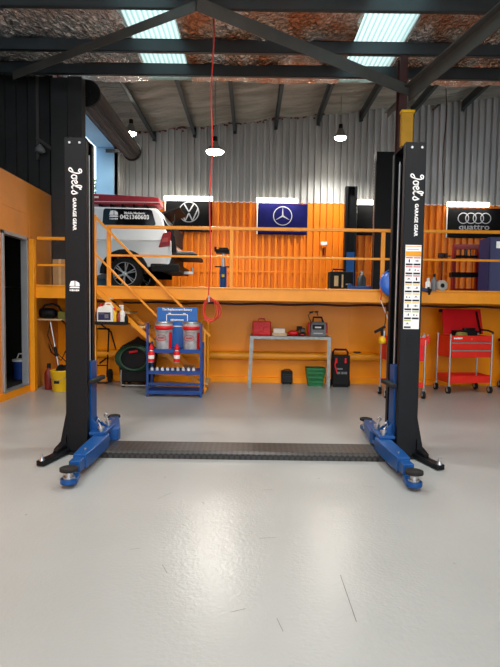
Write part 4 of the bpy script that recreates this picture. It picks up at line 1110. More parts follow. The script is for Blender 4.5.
# cardboard box on the deck by the left railing
c = at(60, 284, 8.25); t = thing('cardboard_box', 'brown cardboard box on the upper level behind the left post', 'box', (at(61, 284, 8.4).x+.02, 8.4, DZ))
mb = MB(); hh = at(60, 259, 8.25).z-DZ; mb.bb(-.12, .12, -.1, .1, 0, hh); mb.build('carton', CARD, t, .004); mb = MB(); mb.bb(-.02, .02, -.103, -.1, 0, hh); mb.bb(-.02, .02, -.1, .1, hh, hh+.003); mb.build('tape', CREAM, t)
t = thing('power_cord', 'tangled black cord hanging from the timber shelf in the left recess', 'cord', (0, 0, 0))
mb = MB(); c0 = at(47, 318, 8.6); mb.tube([c0, c0+Vector((-.05, .05, -.3)), c0+Vector((.03, .1, -.6)), c0+Vector((.18, .15, -.75)), c0+Vector((.3, .15, -.5)), c0+Vector((.28, .1, -.1)), c0+Vector((.2, 0, .0))], .011); mb.build('cord_loop', BLKM, t)
mb = MB(); c0 = at(111, 332, WY-.05); c1_ = at(116, 350, WY-.05); mb.tube([c0+Vector((-.2, 0, .15)), c0, c1_, c1_+Vector((-.3, 0, -.25))], .013); tag(mb.build('wall_cord', BLKM), 'black cord bent against the orange wall left of the green hose cart', 'cord')
# blue tub inside the office
t = thing('plastic_tub', 'blue tub with a white lid standing inside the dark office doorway', 'tub', (onx(15, 382, WL-.3).x, 8.3, .13))
mb = MB(); mb.lathe((0, 0, 0), [(.12, 0), (.125, .01), (.14, .3), (.145, .31)], 24); mb.build('body', mat('tub_blue', '2a50a8', .5), t)
mb = MB(); mb.lathe((0, 0, 0), [(.15, .3), (.15, .33), (.05, .34), (0, .34)], 24); mb.tube([(-.08, 0, .34), (-.05, 0, .42), (.05, 0, .42), (.08, 0, .34)], .012); mb.build('lid', WPL, t)

# ================================================================== WORKBENCH
gl = gp(252, 387.5); gr_ = gp(328, 388.5); by = (gl.y+gr_.y)/2; BD = WY-by-.07
bx0, bx1 = at(250, 340, by).x, at(331, 340, by).x
bt = at(290, 336.5, by).z
t = thing('workbench', 'galvanised steel workbench with thin angle legs in front of the orange wall', 'workbench', ((bx0+bx1)/2, by, 0))
W = bx1-bx0
mb = MB(); mb.bb(-W/2, W/2, 0, BD, bt-.045, bt-.04); mb.bb(-W/2, W/2, 0, BD, bt-.006, bt); mb.bb(-W/2, W/2, -.003, 0, bt-.05, bt); mb.bb(-W/2, W/2, BD, BD+.003, bt-.05, bt); mb.bb(-W/2-.003, -W/2, 0, BD, bt-.05, bt); mb.bb(W/2, W/2+.003, 0, BD, bt-.05, bt); mb.build('bench_top', STEEL, t)
for s_, splay in ((-1, .03), (1, -.0)):
    for y in (.0,):
        mb = MB(); x0 = s_*(W/2-.03); mb.bar((x0-splay, y+.003, 0), (x0, y+.003, bt-.05), .06, .006, (0, 1, 0)); mb.bar((x0-splay+s_*.027, y+.03, 0), (x0+s_*.027, y+.03, bt-.05), .006, .05, (0, 1, 0)); mb.build('leg', STEEL, t)
by2 = by+.2
c = at(261.5, 336, by2)
t = thing('tool_case', 'bright red moulded tool case standing at the left end of the workbench', 'case', (c.x, by2, bt))
mb = MB(); mb.bb(-.16, .16, -.05, .05, 0, .25); mb.build('shell', RED, t, .02, 3)
mb = MB()
for i in range(3):
    for j in range(3): mb.bb(-.13+.09*i, -.06+.09*i, -.062, -.05, .02+.075*j, .075+.075*j)
mb.build('moulding', RED, t, .006)
mb = MB(); mb.tube([(-.06, 0, .25), (-.05, 0, .29), (.05, 0, .29), (.06, 0, .25)], .01); mb.build('handle', RED, t)
c = at(279, 336, by2)
t = thing('parts_tray', 'cream open box with a white carton on it, second from the left on the workbench', 'box', (c.x, by2, bt))
mb = MB(); mb.bb(-.13, .13, -.09, .09, 0, .006); mb.bb(-.13, .13, -.09, -.084, 0, .05); mb.bb(-.13, .13, .084, .09, 0, .05); mb.bb(-.13, -.124, -.09, .09, 0, .05); mb.bb(.124, .13, -.09, .09, 0, .05); mb.bb(-.12, .12, -.08, .08, .006, .045); mb.build('tray', mat('tray_cream', 'd8b890', .6), t, .002)
tag(MB().bb(c.x-.1, c.x+.1, by2-.05, by2+.06, bt+.0455, bt+.13).build('carton', mat('carton_white', 'eae4d8', .6), None, .01), 'small white carton resting on the cream tray on the workbench', 'carton')
c = at(292, 336, by2)
t = thing('impact_wrench', 'red and black cordless impact wrench lying on the workbench', 'power tool', (c.x, by2-.05, bt))
mb = MB(); mb.lathe((-.08, 0, .05), [(0, 0), (.02, .0), (.03, .03), (.048, .06), (.048, .15), (.035, .18), (0, .18)], 16, 'x'); mb.build('housing', RED, t)
mb = MB(); mb.bar((.05, 0, .05), (.11, 0, .13), .035, .04); mb.bb(.075, .165, -.035, .035, .12, .17); mb.build('grip', BLKM, t, .008)
mb = MB(); mb.bb(-.09, .1, -.04, .04, 0, .012); mb.build('cradle', BLKM, t)
c = at(302, 336, by2)
t = thing('battery_charger', 'small black battery charger between the impact wrench and the jump starter', 'charger', (c.x, by2, bt))
mb = MB(); mb.bb(-.06, .06, -.07, .07, 0, .06); mb.build('base', BLKM, t, .01); mb = MB(); mb.bb(-.035, .045, -.05, .05, .06, .14); mb.build('battery_pack', BLKG, t, .012); mb = MB(); mb.bb(-.03, .03, -.073, -.07, .02, .035); mb.build('red_label', RED, t)
c = at(317.5, 336, by2)
t = thing('jump_starter', 'grey and red jump starter with a carry handle at the right end of the workbench', 'jump starter', (c.x+.0, by2, bt))
mb = MB(); mb.prism([(-.14, 0), (.14, 0), (.145, .2), (.12, .25), (-.1, .25), (-.13, .2)], (0, -.08, 0), (1, 0, 0), (0, 0, 1), (0, .16, 0)); mb.build('body', GREY, t, .015)
mb = MB(); mb.tube([(-.09, -.02, .24), (-.08, -.02, .33), (.06, -.02, .33), (.09, -.02, .24)], .016); mb.bb(-.1, .1, -.084, -.08, .12, .2); mb.build('handle', BLKM, t)
mb = MB(); mb.bb(-.17, -.14, -.06, .06, .02, .24); mb.build('side_panel', RED, t, .01)
mb = MB(); mb.bb(.145, .165, -.06, .06, .05, .24); mb.build('side_panel', RED, t, .01)
mb = MB(); mb.bb(-.06, .05, -.088, -.084, .145, .17); mb.bb(-.08, .08, -.083, -.08, .05, .06); mb.build('label', WPL, t)
mb = MB(); mb.tube([(-.12, 0, .24), (-.17, 0, .36), (-.1, .02, .43), (-.02, .02, .42), (.0, 0, .36)], .008, 6); mb.bb(-.15, -.09, -.02, .02, .4, .43); mb.bb(-.05, .0, -.02, .02, .41, .44); mb.build('jump_leads', BLKM, t)
g = gp(287, 384.5)
t = thing('speaker_box', 'small black box on the floor under the middle of the workbench', 'box', (g.x, g.y+.1, 0))
hh = at(287, 371, g.y+.05).z
mb = MB(); mb.bb(-.1, .1, -.08, .08, .015, hh); mb.build('case', BLKM, t, .015); mb = MB()
for k in range(5): mb.bb(-.08, .08, -.086, -.08, .05+k*.03, .06+k*.03)
mb.build('grille', BLKG, t); mb = MB(); mb.tube([(-.06, 0, hh), (-.05, 0, hh+.025), (.05, 0, hh+.025), (.06, 0, hh)], .008); mb.build('handle', BLKG, t)
mb = MB()
for x in (-.07, .07): mb.cyl((x, -.05, 0), (x, -.05, .02), .015); mb.cyl((x, .05, 0), (x, .05, .02), .015)
mb.build('foot', RUB, t)
g = gp(316, 387); hh = at(316, 368.5, g.y+.05).z
t = thing('shopping_basket', 'green plastic shopping basket on the floor under the right end of the workbench', 'basket', (g.x, g.y+.16, 0))
mb = MB(); w0, w1 = .115, .16; d0, d1 = .09, .13; th = .012
# slatted basket walls
def bw(u0, u1, z): f = z/hh; return (w0+(w1-w0)*f, d0+(d1-d0)*f)
mb.bb(-w0, w0, -d0, d0, 0, .01)
for z in [0.01, hh*.25, hh*.5, hh*.75, hh-.01]:
    a_, b_ = bw(0, 0, z); p_ = [(-a_, -b_, z), (a_, -b_, z), (a_, b_, z), (-a_, b_, z)]
    for i in range(4): mb.bar(p_[i], p_[(i+1) % 4], .012, .03 if z < hh-.02 else .035)
for i in range(11):
    f = -1+2*i/10
    for s_ in (-1, 1): mb.bar((w0*f, s_*d0, 0), (w1*f, s_*d1, hh), .02, .006, (0, 1, 0)); mb.bar((s_*w0, d0*f, 0), (s_*w1, d1*f, hh), .006, .018, (0, 1, 0))
mb.build('basket_body', GRN, t)
mb = MB(); mb.tube([(-w1-.0, -.02, hh), (-w1-.02, -.1, hh+.02), (w1, -.12, hh+.015), (w1, -.02, hh)], .012); mb.build('handle', DGRN, t)
g = gp(341, 387.5); hh = at(341, 350, g.y+.05).z
t = thing('battery_booster', 'tall black upright battery booster on the floor right of the workbench', 'battery booster', (g.x, g.y+.1, 0))
mb = MB(); mb.bb(-.15, .15, -.1, .1, .03, hh*.86); mb.build('body', BLKM, t, .025, 3)
mb = MB(); mb.tube([(-.13, .05, hh*.6), (-.13, .05, hh*.93), (-.1, .05, hh), (.1, .05, hh), (.13, .05, hh*.93), (.13, .05, hh*.6)], .017); mb.build('handle', BLKM, t)
mb = MB(); mb.tube([(-.1, -.12, hh*.78), (-.12, -.13, hh*.6), (-.08, -.12, hh*.4)], .012); mb.build('red_lead', RED, t)
for x in (.05, -.11): mb = MB(); mb.bb(x, x+.03, -.13, -.1, hh*.66, hh*.79); mb.build('clamp', RED, t, .005)
mb = MB()
for k, (x0, x1) in enumerate(((-.08, -.02), (.0, .04), (.05, .1))): mb.bb(x0, x1, -.106, -.1, hh*.36, hh*.42)
mb.bb(-.08, .02, -.106, -.1, hh*.48, hh*.52); mb.build('label', GREY, t)
for x in (-.16, .16): mb = MB(); mb.cyl((x-.015, .05, .06), (x+.015, .05, .06), .06); mb.build('wheel', RUB, t)
mb = MB(); mb.bb(-.13, .13, -.08, .0, 0, .035); mb.build('foot', BLKM, t)
# small black remote on the pipe
c = at(357, 352, WY-.13)
tag(MB().bb(c.x-.06, c.x+.06, WY-.17, WY-.09, za+.0745, za+.1).build('torch', BLKG, None, .008), 'small black torch lying on the orange wall pipe right of the workbench', 'torch')

# ================================================================== RED CARTS
def caster(parent, x, y, r=.055):
    mb = MB(); mb.cyl((x-.02, y+.02, r), (x+.02, y+.02, r), r, n=20); w = mb.build('caster', RUB, parent)
    mb = MB(); mb.cyl((x-.024, y+.02, r), (x+.024, y+.02, r), r*.5, n=14); mb.bb(x-.03, x-.025, y-.0, y+.035, r*.8, r*2.2); mb.bb(x+.025, x+.03, y-.0, y+.035, r*.8, r*2.2); mb.bb(x-.03, x+.03, y-.0, y+.035, r*2.1, r*2.25); mb.build('caster_fork', SIL, w)
def red_cart():
    g0 = gp(449.5, 393.5); g1 = gp(492, 394)
    y0 = (g0.y+g1.y)/2; x0 = at(449, 350, y0).x; x1 = at(493.5, 350, y0).x; W = x1-x0; D = .42
    t = thing('tool_cart', 'red steel tool cart with two drawers and a raised red lid against the orange wall', 'tool cart', ((x0+x1)/2, y0, 0), math.radians(7))
    Z = lambda py: at(470, py, y0).z
    r = .06; zt, zd, zs_, zsb = Z(336), Z(357.5), Z(377), Z(383)
    for x in (-W/2, W/2):
        for y in (0, D):
            mb = MB(); mb.cyl((x, y, r*2), (x, y, zt+.03), .015, n=12); mb.build('leg', SIL, t)
            caster(t, x, y, r)
    mb = MB(); zz = zt; mb.bb(-W/2, W/2, .01, D, zd, zd+.01); mb.bb(-W/2, -W/2+.01, .01, D, zd, zt); mb.bb(W/2-.01, W/2, .01, D, zd, zt); mb.bb(-W/2, W/2, D-.01, D, zd, zt); mb.bb(-W/2, W/2, 0, .012, zt-.1, zt+.005); mb.bb(-W/2, W/2, .012, .02, zd, zt-.1)
    mb.bb(-W/2, W/2, .02, D-.01, zt-.1, zt-.09)
    b = mb.build('cabinet_box', REDO, t, .003)
    dh = (zt-.1-zd)/2
    for k in range(2):
        z1 = zt-.1-k*dh-.004; mb = MB(); mb.bb(-W/2+.02, W/2-.02, -.006, .0119, z1-dh+.008, z1); d = mb.build('drawer', REDO, t, .003)
        mb = MB(); mb.bb(-W/2+.02, W/2-.02, -.018, -.0065, z1-.022, z1); mb.build('handle_strip', SIL, d, .003)
    mb = MB(); mb.bb(-W/2, W/2, 0, D, zsb+.02, zsb+.03); mb.bb(-W/2, W/2, -.005, .003, zsb, zs_+.02); mb.bb(-W/2, W/2, D-.003, D+.005, zsb, zs_+.02); mb.bb(-W/2-.004, -W/2, 0, D, zsb, zs_+.02); mb.bb(W/2, W/2+.004, 0, D, zsb, zs_+.02); mb.build('lower_tray', REDO, t, .002)
    # lid: raised, behind
    zl = Z(309.5)
    mb = MB(); mb.add([], []); 
    mb.prism([(D+.0, zt+.01), (D+.012, zt+.01), (D+.14, zl), (D+.12, zl)], (-W/2+.11, 0, 0), (0, 1, 0), (0, 0, 1), (W-.01, 0, 0)); l = mb.build('lid', RED, t, .006)
    mb = MB(); mb.cyl((-W/2+.06, D+.1, zl-.03), (-W/2+.10, D+.1, zl-.03), .03); mb.build('lid_stay', BLKM, l)
    mb = MB(); mb.bar((W/2-.01, D-.1, zt+.02), (W/2+.01, D+.1, zl-.04), .02, .03, (0, 1, 0)); mb.build('lid_stay', BLKM, l)
    mb = MB(); mb.tube([(W/2, 0, zt+.02), (W/2+.01, -.0, zt+.06), (W/2-.02, .1, zt+.09), (W/2-.02, .3, zt+.09), (W/2, D, zt+.04)], .014); mb.build('push_handle', BLKM, t)
    mb = MB(); scribble(mb, (-W/2+.13, zt-.04), .15, .03, (0, -.002, 0), U, V, 6); mb.build('lettering', PRINTW, b)
    mb = MB(); mb.cyl((0, -.001, zt-.05), (0, -.008, zt-.05), .012); mb.build('lock', SIL, b)
    return t, W, D, zt, zsb, y0, (x0+x1)/2
ct, W, D, zt, zsb, y0, xc = red_cart()
def tool_thing(name, label, cat, par, loc, fn):
    t = thing(name, label, cat, loc); fn(t); return t
Rm = Matrix.Rotation(math.radians(7), 3, 'Z')
def onc(x, y, z): return tuple(Rm @ Vector((x, y, 0)) + Vector((xc, y0, z)))
t = thing('tool_bag', 'black open tool organiser in the top of the red cart with the raised lid', 'tool organiser', onc(0.03, .27, zt-.0899), math.radians(7))
mb = MB(); mb.bb(-.2, .2, -.06, .08, 0, .17); mb.build('organiser', BLKM, t, .01); mb = MB(); mb.bb(.0, .2, .0, .08, .17, .21); mb.build('flap', BLKG, t, .01)
t = thing('cable_coil', 'olive coiled cable lying in the top of the red cart', 'cable', onc(-.11, .12, zt-.09), math.radians(7))
mb = MB()
for k in range(5): mb.tube([(.12*math.cos(w)*(1-.06*k), .05*math.sin(w), .012+.024*k+.03*abs(math.sin(w))) for w in [2*PI*i/18 for i in range(18)]], .01, 6, True)
mb.build('coil', mat('olive_cable', '9a9448', .5), t)
for k, (x, y, a, L) in enumerate(((-.15, .1, .3, .22), (-.05, .2, -.4, .2), (.03, .12, .15, .18), (.12, .22, -.2, .24))):
    t = thing('spanner', ['silver spanner at the front left of the red cart\'s lower tray', 'silver spanner at the back left of the red cart\'s lower tray', 'short silver spanner at the middle front of the red cart\'s lower tray', 'long silver spanner at the right of the red cart\'s lower tray'][k], 'spanner', onc(x, y, zsb+.031), a, 'spanners in the lower tray')
    mb = MB(); mb.bb(-L/2, L/2, -.008, .008, 0, .008); mb.lathe((-L/2, 0, 0), [(.012, 0), (.02, 0), (.02, .009), (.012, .009)], 12); mb.prism([(0, -.018), (.03, -.018), (.02, 0), (.03, .018), (0, .018), (-.012, 0)], (L/2, 0, 0), (1, 0, 0), (0, 1, 0), (0, 0, .009)); mb.build('bar', SIL, t)
t = thing('lug_wrench', 'black cross-shaped handle sticking out of the right of the red cart tray', 'wrench', onc(.14, .1, zsb+.04), .5)
mb = MB(); mb.bar((-.1, 0, 0), (.1, 0, 0), .014, .014); mb.bar((0, -.07, 0), (0, .07, 0), .014, .014); mb.build('cross', BLKM, t)

# second cart, mostly behind the right post
g = gp(424, 399); y1 = g.y
xa_, xb_ = at(387, 370, y1).x, at(424.5, 370, y1).x; W1 = xb_-xa_; D1 = .38
t = thing('tool_cart', 'red trolley mostly hidden behind the right lift post with clutter on its top tray', 'tool cart', ((xa_+xb_)/2, y1, 0))
Z = lambda py: at(410, py, y1).z
zt1 = Z(340); zc1 = Z(361); zb1 = Z(386)
for x in (-W1/2, W1/2):
    for y in (0, D1):
        mb = MB(); mb.cyl((x, y, .12), (x, y, zt1), .014, n=12); mb.build('leg', SIL, t); caster(t, x, y, .06)
mb = MB(); mb.bb(-W1/2-.02, W1/2+.06, -.0, D1, zt1-.05, zt1-.04)
mb.prism([(-.02, .08), (W1+.08, .08), (W1+.02, -.04), (0, -.04)], (-W1/2, -.01, zt1-.04), (1, 0, 0), (0, 0, 1), (0, .012, 0)); mb.bb(-W1/2-.02, W1/2+.07, D1, D1+.01, zt1-.08, zt1+.04); mb.bb(W1/2+.05, W1/2+.07, 0, D1, zt1-.05, zt1+.04); mb.build('top_tray', REDO, t, .004)
mb = MB(); mb.bb(-W1/2, W1/2-.01, .005, D1-.01, zc1, zt1-.08); mb.build('drawer_box', RED, t, .004)
mb = MB(); mb.bb(-W1/2, W1/2, 0, D1, zb1, zb1+.01); mb.bb(-W1/2, W1/2, -.006, .0, zb1-.02, zb1+.06); mb.bb(-W1/2, W1/2, D1, D1+.006, zb1-.02, zb1+.06); mb.build('lower_tray', REDO, t, .003)
T1 = zt1-.04; cxx = (xa_+xb_)/2
for k, (px, h, r, m, lab) in enumerate(((420, .1, .028, WPL, 'white bottle on the tray of the red trolley just right of the lift post'), (424, .14, .026, mat('clear_bottle', 'b8a8b0', .3), 'pale pink bottle on the tray of the red trolley'), (428, .12, .026, REDO, 'red can at the right corner of the trolley tray'))):
    x = at(px, 335, y1+.12).x; tt = thing('bottle', lab, 'bottle', (x, y1+.12, T1))
    mb = MB(); mb.lathe((0, 0, 0), [(r, 0), (r, h*.7), (r*.4, h*.85)], 14); mb.build('body', m, tt); mb = MB(); mb.cyl((0, 0, h*.84), (0, 0, h), r*.5); mb.build('cap', SIL, tt)

# third cart at the right edge
g = gp(500, 387); t = thing('tool_cart', 'red cart cut off by the right edge of the picture', 'tool cart', (g.x+.24, min(g.y-.2, WY-.55), 0))
Z = lambda py: at(498, py, g.y).z
for x in (-.26, .26):
    for y in (0, .35):
        mb = MB(); mb.cyl((x, y, .12), (x, y, Z(337)), .014, n=12); mb.build('leg', SIL, t); caster(t, x, y, .06)
mb = MB(); mb.bb(-.29, .29, -.01, .37, Z(355), Z(338)); mb.build('cabinet_box', RED, t, .006)
mb = MB(); mb.bb(-.35, -.29, .02, .33, Z(340)-.01, Z(340)+.03); mb.build('push_handle', BLKM, t, .01)
mb = MB(); mb.bb(-.27, .27, 0, .36, Z(380), Z(377)); mb.build('lower_tray', RED, t, .004)

# oil can / spray gun hanging at the left of the second trolley
c = at(381, 337, 7.6)
t = thing('spray_gun', 'black spray gun with a yellow cup hanging left of the right lift post', 'spray gun', tuple(c))
mb = MB(); mb.lathe((.02, 0, -.1), [(0, 0), (.05, .0), (.055, .06), (.04, .1), (.02, .11), (0, .11)], 18); mb.build('cup', YEL, t)
mb = MB(); mb.bar((.02, 0, .02), (.0, 0, .14), .04, .04); mb.bar((-.1, 0, .07), (.06, 0, .16), .035, .04); mb.bar((.02, 0, .12), (.06, 0, .0), .02, .03); mb.build('gun_body', BLKM, t, .006)
mb = MB(); mb.cyl((.04, 0, -.0), (.05, 0, .1), .02); mb.build('collar', SIL, t)
mb = MB(); mb.tube([(.05, 0, .15), (.09, .1, .3), (.12, .2, .38), (.16, .3, .42)], .006, 6); mb.build('hanger', BLKM, t)

# hose reel on the edge beam, at the railing post
c = at(394, 283, DF-.22)
t = thing('hose_reel', 'blue round hose reel mounted on the edge beam left of the right lift post', 'hose reel', tuple(c))
R_ = .22
mb = MB(); mb.lathe((0, -.07, 0), [(0, 0), (R_*.6, 0), (R_*.95, .015), (R_, .04), (R_, .1), (R_*.95, .125), (0, .13)], 32, 'y'); mb.build('housing', mat('reel_blue', '1660c8', .35, coat=.3), t)
mb = MB()
for k in range(7): mb.bb(-.1+.03*k, -.085+.03*k, -.078, -.07, R_*.25, R_*.6)
mb.tube([(-.12, -.05, R_*.75), (-.06, -.07, R_*.95), (.02, -.07, R_*.98)], .014); mb.build('vents', BLKM, t)
mb = MB(); mb.bb(-.03, .03, .06, .16, -.1, .06); mb.build('mount', BLKM, t, .004)
mb = MB(); b_ = Vector((-.2, 0, -.27)); mb.tube([(-.15, 0, .0), (-.2, 0, -.12), (-.19, 0, -.2), b_], .01); mb.build('red_hose_end', REDH, t)
mb = MB(); mb.tube([b_, b_+Vector((.08, .02, -.18)), b_+Vector((.17, .03, -.38))], .006, 6); mb.build('white_cord', WPL, t)
# black control box under it
c = at(390.5, 304, DF-.06)
tag(MB().bb(c.x-.05, c.x+.05, DF-.12, DF+.02, c.z-.12, c.z+.03).build('switch_box', BLKM, None, .006), 'black switch box under the blue hose reel', 'switch box')
# clamp at right of the post
c = at(424, 290, DF-.4)
t = thing('caulking_gun', 'blue and black pneumatic tool hooked on the edge beam just right of the lift post', 'pneumatic tool', tuple(c))
mb = MB(); mb.bar((-.12, .1, .05), (.1, .1, -.01), .05, .055); mb.build('barrel', mat('tool_navy', '182a50', .4), t, .01)
mb = MB(); mb.cyl((.08, .1, .0), (.14, .1, -.01), .035); mb.bar((.1, .1, .05), (.12, .1, -.07), .025, .03); mb.tube([(-.0, .1, .06), (.0, .2, .12), (.0, .27, .13)], .008); mb.build('head', BLKM, t, .005)

# ================================================================== UPPER LEVEL THINGS ON THE RIGHT
def wnear(px, py): return gp(px, py, DZ)
# bottles along the beam edge
for px, h, r, m, cm, lab in ((428, .2, .04, WPL, WPL, 'white plastic bottle on the edge of the upper level, right of the lift post'), (434, .27, .038, GREY, BLKM, 'tall grey bottle second in line on the edge of the upper level')):
    x = at(px, 287, 7.95).x; tt = thing('bottle', lab, 'bottle', (x, 7.95, DZ))
    mb = MB(); mb.lathe((0, 0, 0), [(r, 0), (r, h*.65), (r*.4, h*.8)], 16); mb.build('body', m, tt); mb = MB(); mb.cyl((0, 0, h*.8), (0, 0, h), r*.5); mb.build('cap', cm, tt)
x = at(441.5, 284, 8.0).x
t = thing('tape_roll', 'pale round roll standing on the edge of the upper level beside the grey bottle', 'roll', (x, 8.0, DZ))
mb = MB(); mb.lathe((0, -.05, .085), [(.035, 0), (.08, 0), (.085, .01), (.085, .09), (.08, .1), (.035, .1), (.035, 0)], 24, 'y', False); mb.build('roll', mat('rope_grey', 'a8a49c', .8, 0, .25, 30), t); mb = MB(); mb.lathe((0, -.04, .085), [(0, 0), (.035, 0), (.035, .08), (0, .08)], 18, 'y'); mb.build('core', BLKM, t)
# shop press, red
YP = 12.6
xa_, xb_ = at(454, 260, YP).x, at(477, 260, YP).x; zt_ = at(465, 244.5, YP).z-DZ
t = thing('shop_press', 'red steel shop press frame on the upper level below the flag with four rings', 'shop press', ((xa_+xb_)/2, YP, DZ))
Wp = xb_-xa_
mb = MB()
for s_ in (-1, 1): mb.bb(s_*Wp/2-.04, s_*Wp/2+.04, -.05, .05, 0, zt_); mb.bb(s_*Wp/2-.05, s_*Wp/2+.05, -.25, .25, 0, .05)
mb.bb(-Wp/2, Wp/2, -.06, .06, zt_-.12, zt_); mb.bb(-Wp/2, Wp/2, -.04, .04, .15, .22); mb.build('frame', mat('press_red', '9a1512', .4), t, .005)
mb = MB(); mb.bb(-Wp/2-.08, Wp/2+.04, -.09, .09, .5, .62); mb.build('press_bed', BLKM, t, .005)
mb = MB(); mb.bb(-Wp/2+.02, Wp/2-.02, -.07, .07, .98, 1.04); mb.build('ram_plate', BLKM, t, .005)
mb = MB(); mb.cyl((0, 0, 1.0), (0, 0, zt_-.12), .04); 
for s_ in (-.12, .12): mb.cyl((s_, 0, 1.04), (s_, 0, zt_-.12), .018)
mb.build('ram', BLKG, t)
# bench with grinder at right
xa_ = at(480, 265, 12.9).x
t = thing('bench_grinder', 'black bench grinder on a stand between the red press and the blue cabinet', 'grinder', (xa_, 12.8, DZ))
zg = at(482, 261, 12.8).z-DZ
mb = MB(); mb.cyl((0, 0, 0), (0, 0, zg-.03), .03); mb.bb(-.15, .15, -.12, .12, 0, .015); mb.bb(-.14, .14, -.1, .1, zg-.03, zg); mb.build('stand', BLKM, t)
mb = MB(); mb.cyl((-.1, 0, zg+.1), (.1, 0, zg+.1), .07); mb.bb(-.05, .05, -.05, .05, zg, zg+.05); mb.build('motor', BLKM, t)
for x in (-.16, .16): mb = MB(); mb.cyl((x-.02, 0, zg+.1), (x+.02, 0, zg+.1), .1); mb.build('grinding_wheel', GREY, t)
# vice on pedestal, left of press
xv = at(442, 262, 12.6).x; zg = at(441, 258, 12.6).z-DZ
t = thing('bench_vice', 'dark red bench vice on a thin stand left of the red shop press', 'vice', (xv, 12.6, DZ))
mb = MB(); mb.cyl((0, 0, 0), (0, 0, zg), .022); mb.bb(-.12, .12, -.12, .12, 0, .012); mb.build('stand', REDM, t)
mb = MB(); mb.bb(-.09, .02, -.06, .06, zg, zg+.12); mb.bb(.05, .12, -.06, .06, zg, zg+.12); mb.cyl((-.1, 0, zg+.05), (.2, 0, zg+.05), .018); mb.cyl((.19, -.09, zg+.05), (.19, .09, zg+.05), .008); mb.build('jaws', REDM, t, .006)
# navy cabinet
YC = 11.4; xa_ = at(488.5, 265, YC).x; zc = at(492, 237, YC).z-DZ
t = thing('steel_cabinet', 'tall navy blue cabinet on the upper level at the right edge', 'cabinet', (xa_+.45, YC, DZ))
mb = MB(); mb.bb(-.45, .45, 0, .5, 0, zc); mb.build('body', NAVY, t, .008)
for s_ in (-1, 1): mb = MB(); mb.bb(min(s_*.01, s_*.43), max(s_*.01, s_*.43), -.018, -.001, .06, zc-.04); d = mb.build('door', NAVY, t, .004); mb = MB(); mb.bb(s_*.05-.01, s_*.05+.01, -.04, -.019, zc*.5, zc*.5+.12); mb.build('handle', SIL, d, .003)
mb = MB(); mb.bb(-.3, -.16, -.024, -.019, zc-.25, zc-.1); mb.build('notice', WPL, t)
c = at(487, 247, BY-.08); tag(MB().bb(c.x-.1, c.x+.02, BY-.14, BY-.086, c.z-.06, c.z+.08).build('power_outlet', WPL, None, .008), 'white wall outlet left of the navy cabinet', 'outlet')
# black machine and cans by the far lift post
YM = 12.3; c = at(340, 287, YM)
t = thing('welding_machine', 'black boxed machine with pale labels beside the far rear lift post', 'machine', (c.x, YM, DZ))
hh = at(340, 270, YM).z-DZ
mb = MB(); mb.bb(-.28, .28, -.2, .2, .06, hh*.92); mb.build('case', BLKM, t, .02)
mb = MB(); mb.bb(-.18, -.08, -.206, -.2, hh*.35, hh*.75); mb.bb(.0, .04, -.206, -.2, hh*.3, hh*.8); mb.bb(.1, .22, -.206, -.2, hh*.4, hh*.45); mb.build('panel_label', CREAM, t)
mb = MB(); mb.tube([(-.2, 0, hh*.9), (-.18, 0, hh*1.02), (.1, 0, hh*1.02), (.14, 0, hh*.9)], .02); mb.build('handle', BLKM, t)
for x in (-.22, .22):
    for y in (-.15, .15): mb = MB(); mb.cyl((x-.02, y, .045), (x+.02, y, .045), .045); mb.build('wheel', RUB, t)
t = thing('gas_bottle', 'small dark cylinder standing at the right of the black boxed machine', 'gas bottle', (c.x+.46, YM-.3, DZ))
mb = MB(); mb.lathe((0, 0, 0), [(.08, 0), (.1, .02), (.1, .4), (.06, .48), (.03, .5)], 20); mb.build('cylinder', CHAR, t); mb = MB(); mb.cyl((0, 0, .5), (0, 0, .56), .03); mb.cyl((-.04, 0, .56), (.04, 0, .56), .02); mb.build('valve', SIL, t)
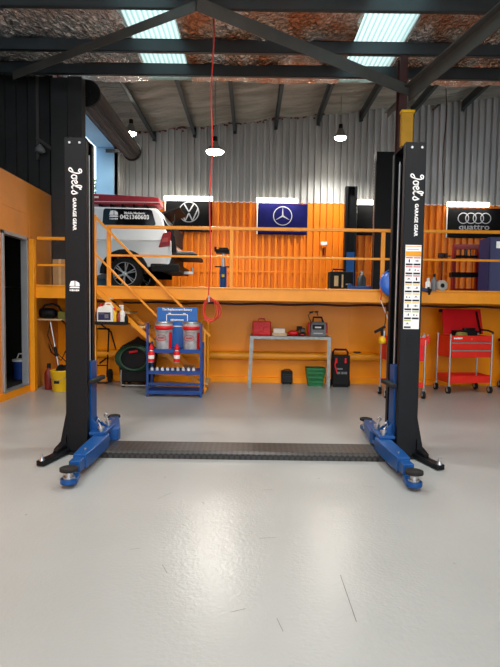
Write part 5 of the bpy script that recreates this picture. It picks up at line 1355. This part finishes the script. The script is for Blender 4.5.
# transmission jack
YJ = 11.0; c = at(224, 287, YJ); hh = at(223, 251, YJ).z-DZ
t = thing('transmission_jack', 'blue and black transmission jack standing on the upper level left of the railing post', 'jack', (c.x-.02, YJ, DZ))
mb = MB(); mb.cyl((0, 0, .08), (0, 0, hh*.62), .075); mb.build('cylinder', BLUE, t)
mb = MB()
for k in range(4): a = PI/4+k*PI/2; mb.bar((0, 0, .09), (.28*math.cos(a), .28*math.sin(a), .06), .05, .05); mb.cyl((.28*math.cos(a), .28*math.sin(a), 0), (.28*math.cos(a), .28*math.sin(a), .06), .03)
mb.build('base', BLUE, t)
mb = MB(); mb.cyl((0, 0, hh*.6), (0, 0, hh*.97), .035); mb.build('ram', SIL, t)
mb = MB(); mb.bb(-.16, .16, -.14, .14, hh*.94, hh*1.03); mb.bb(-.2, -.15, -.03, .03, hh*.98, hh*1.1); mb.bb(.15, .2, -.03, .03, hh*.98, hh*1.1); mb.bb(-.1, .1, -.12, .12, hh*1.03, hh*1.07); mb.build('saddle', BLKM, t, .006)
mb = MB(); mb.tube([(-.18, 0, hh*.62), (.18, 0, hh*.62)], .014); mb.tube([(.12, 0, .1), (.2, -.0, .28)], .014); mb.bb(-.025, .025, -.08, -.076, .3, .36); mb.build('pedal', BLKM, t)
mb = MB(); mb.bb(-.03, .03, -.082, -.075, .33, .39); mb.build('label', YL, t)

# ================================================================== LIGHT
w = bpy.data.worlds.new('world'); S.world = w; w.use_nodes = True; nt = w.node_tree
bg = nt.nodes['Background']
sky = nt.nodes.new('ShaderNodeTexSky'); sky.sky_type = 'NISHITA'; sky.sun_disc = False; sky.sun_elevation = math.radians(50); sky.sun_rotation = math.radians(140); sky.air_density = 1.0; sky.dust_density = 3.0
hs = nt.nodes.new('ShaderNodeMix'); hs.data_type = 'RGBA'; hs.inputs[0].default_value = .6; hs.inputs[7].default_value = (7, 7.6, 8.2, 1)
nt.links.new(sky.outputs[0], hs.inputs[6]); nt.links.new(hs.outputs[2], bg.inputs[0]); bg.inputs[1].default_value = .5
S.view_settings.view_transform = 'Standard'; S.view_settings.look = 'None'; S.view_settings.gamma = 1; S.view_settings.exposure = 0.12
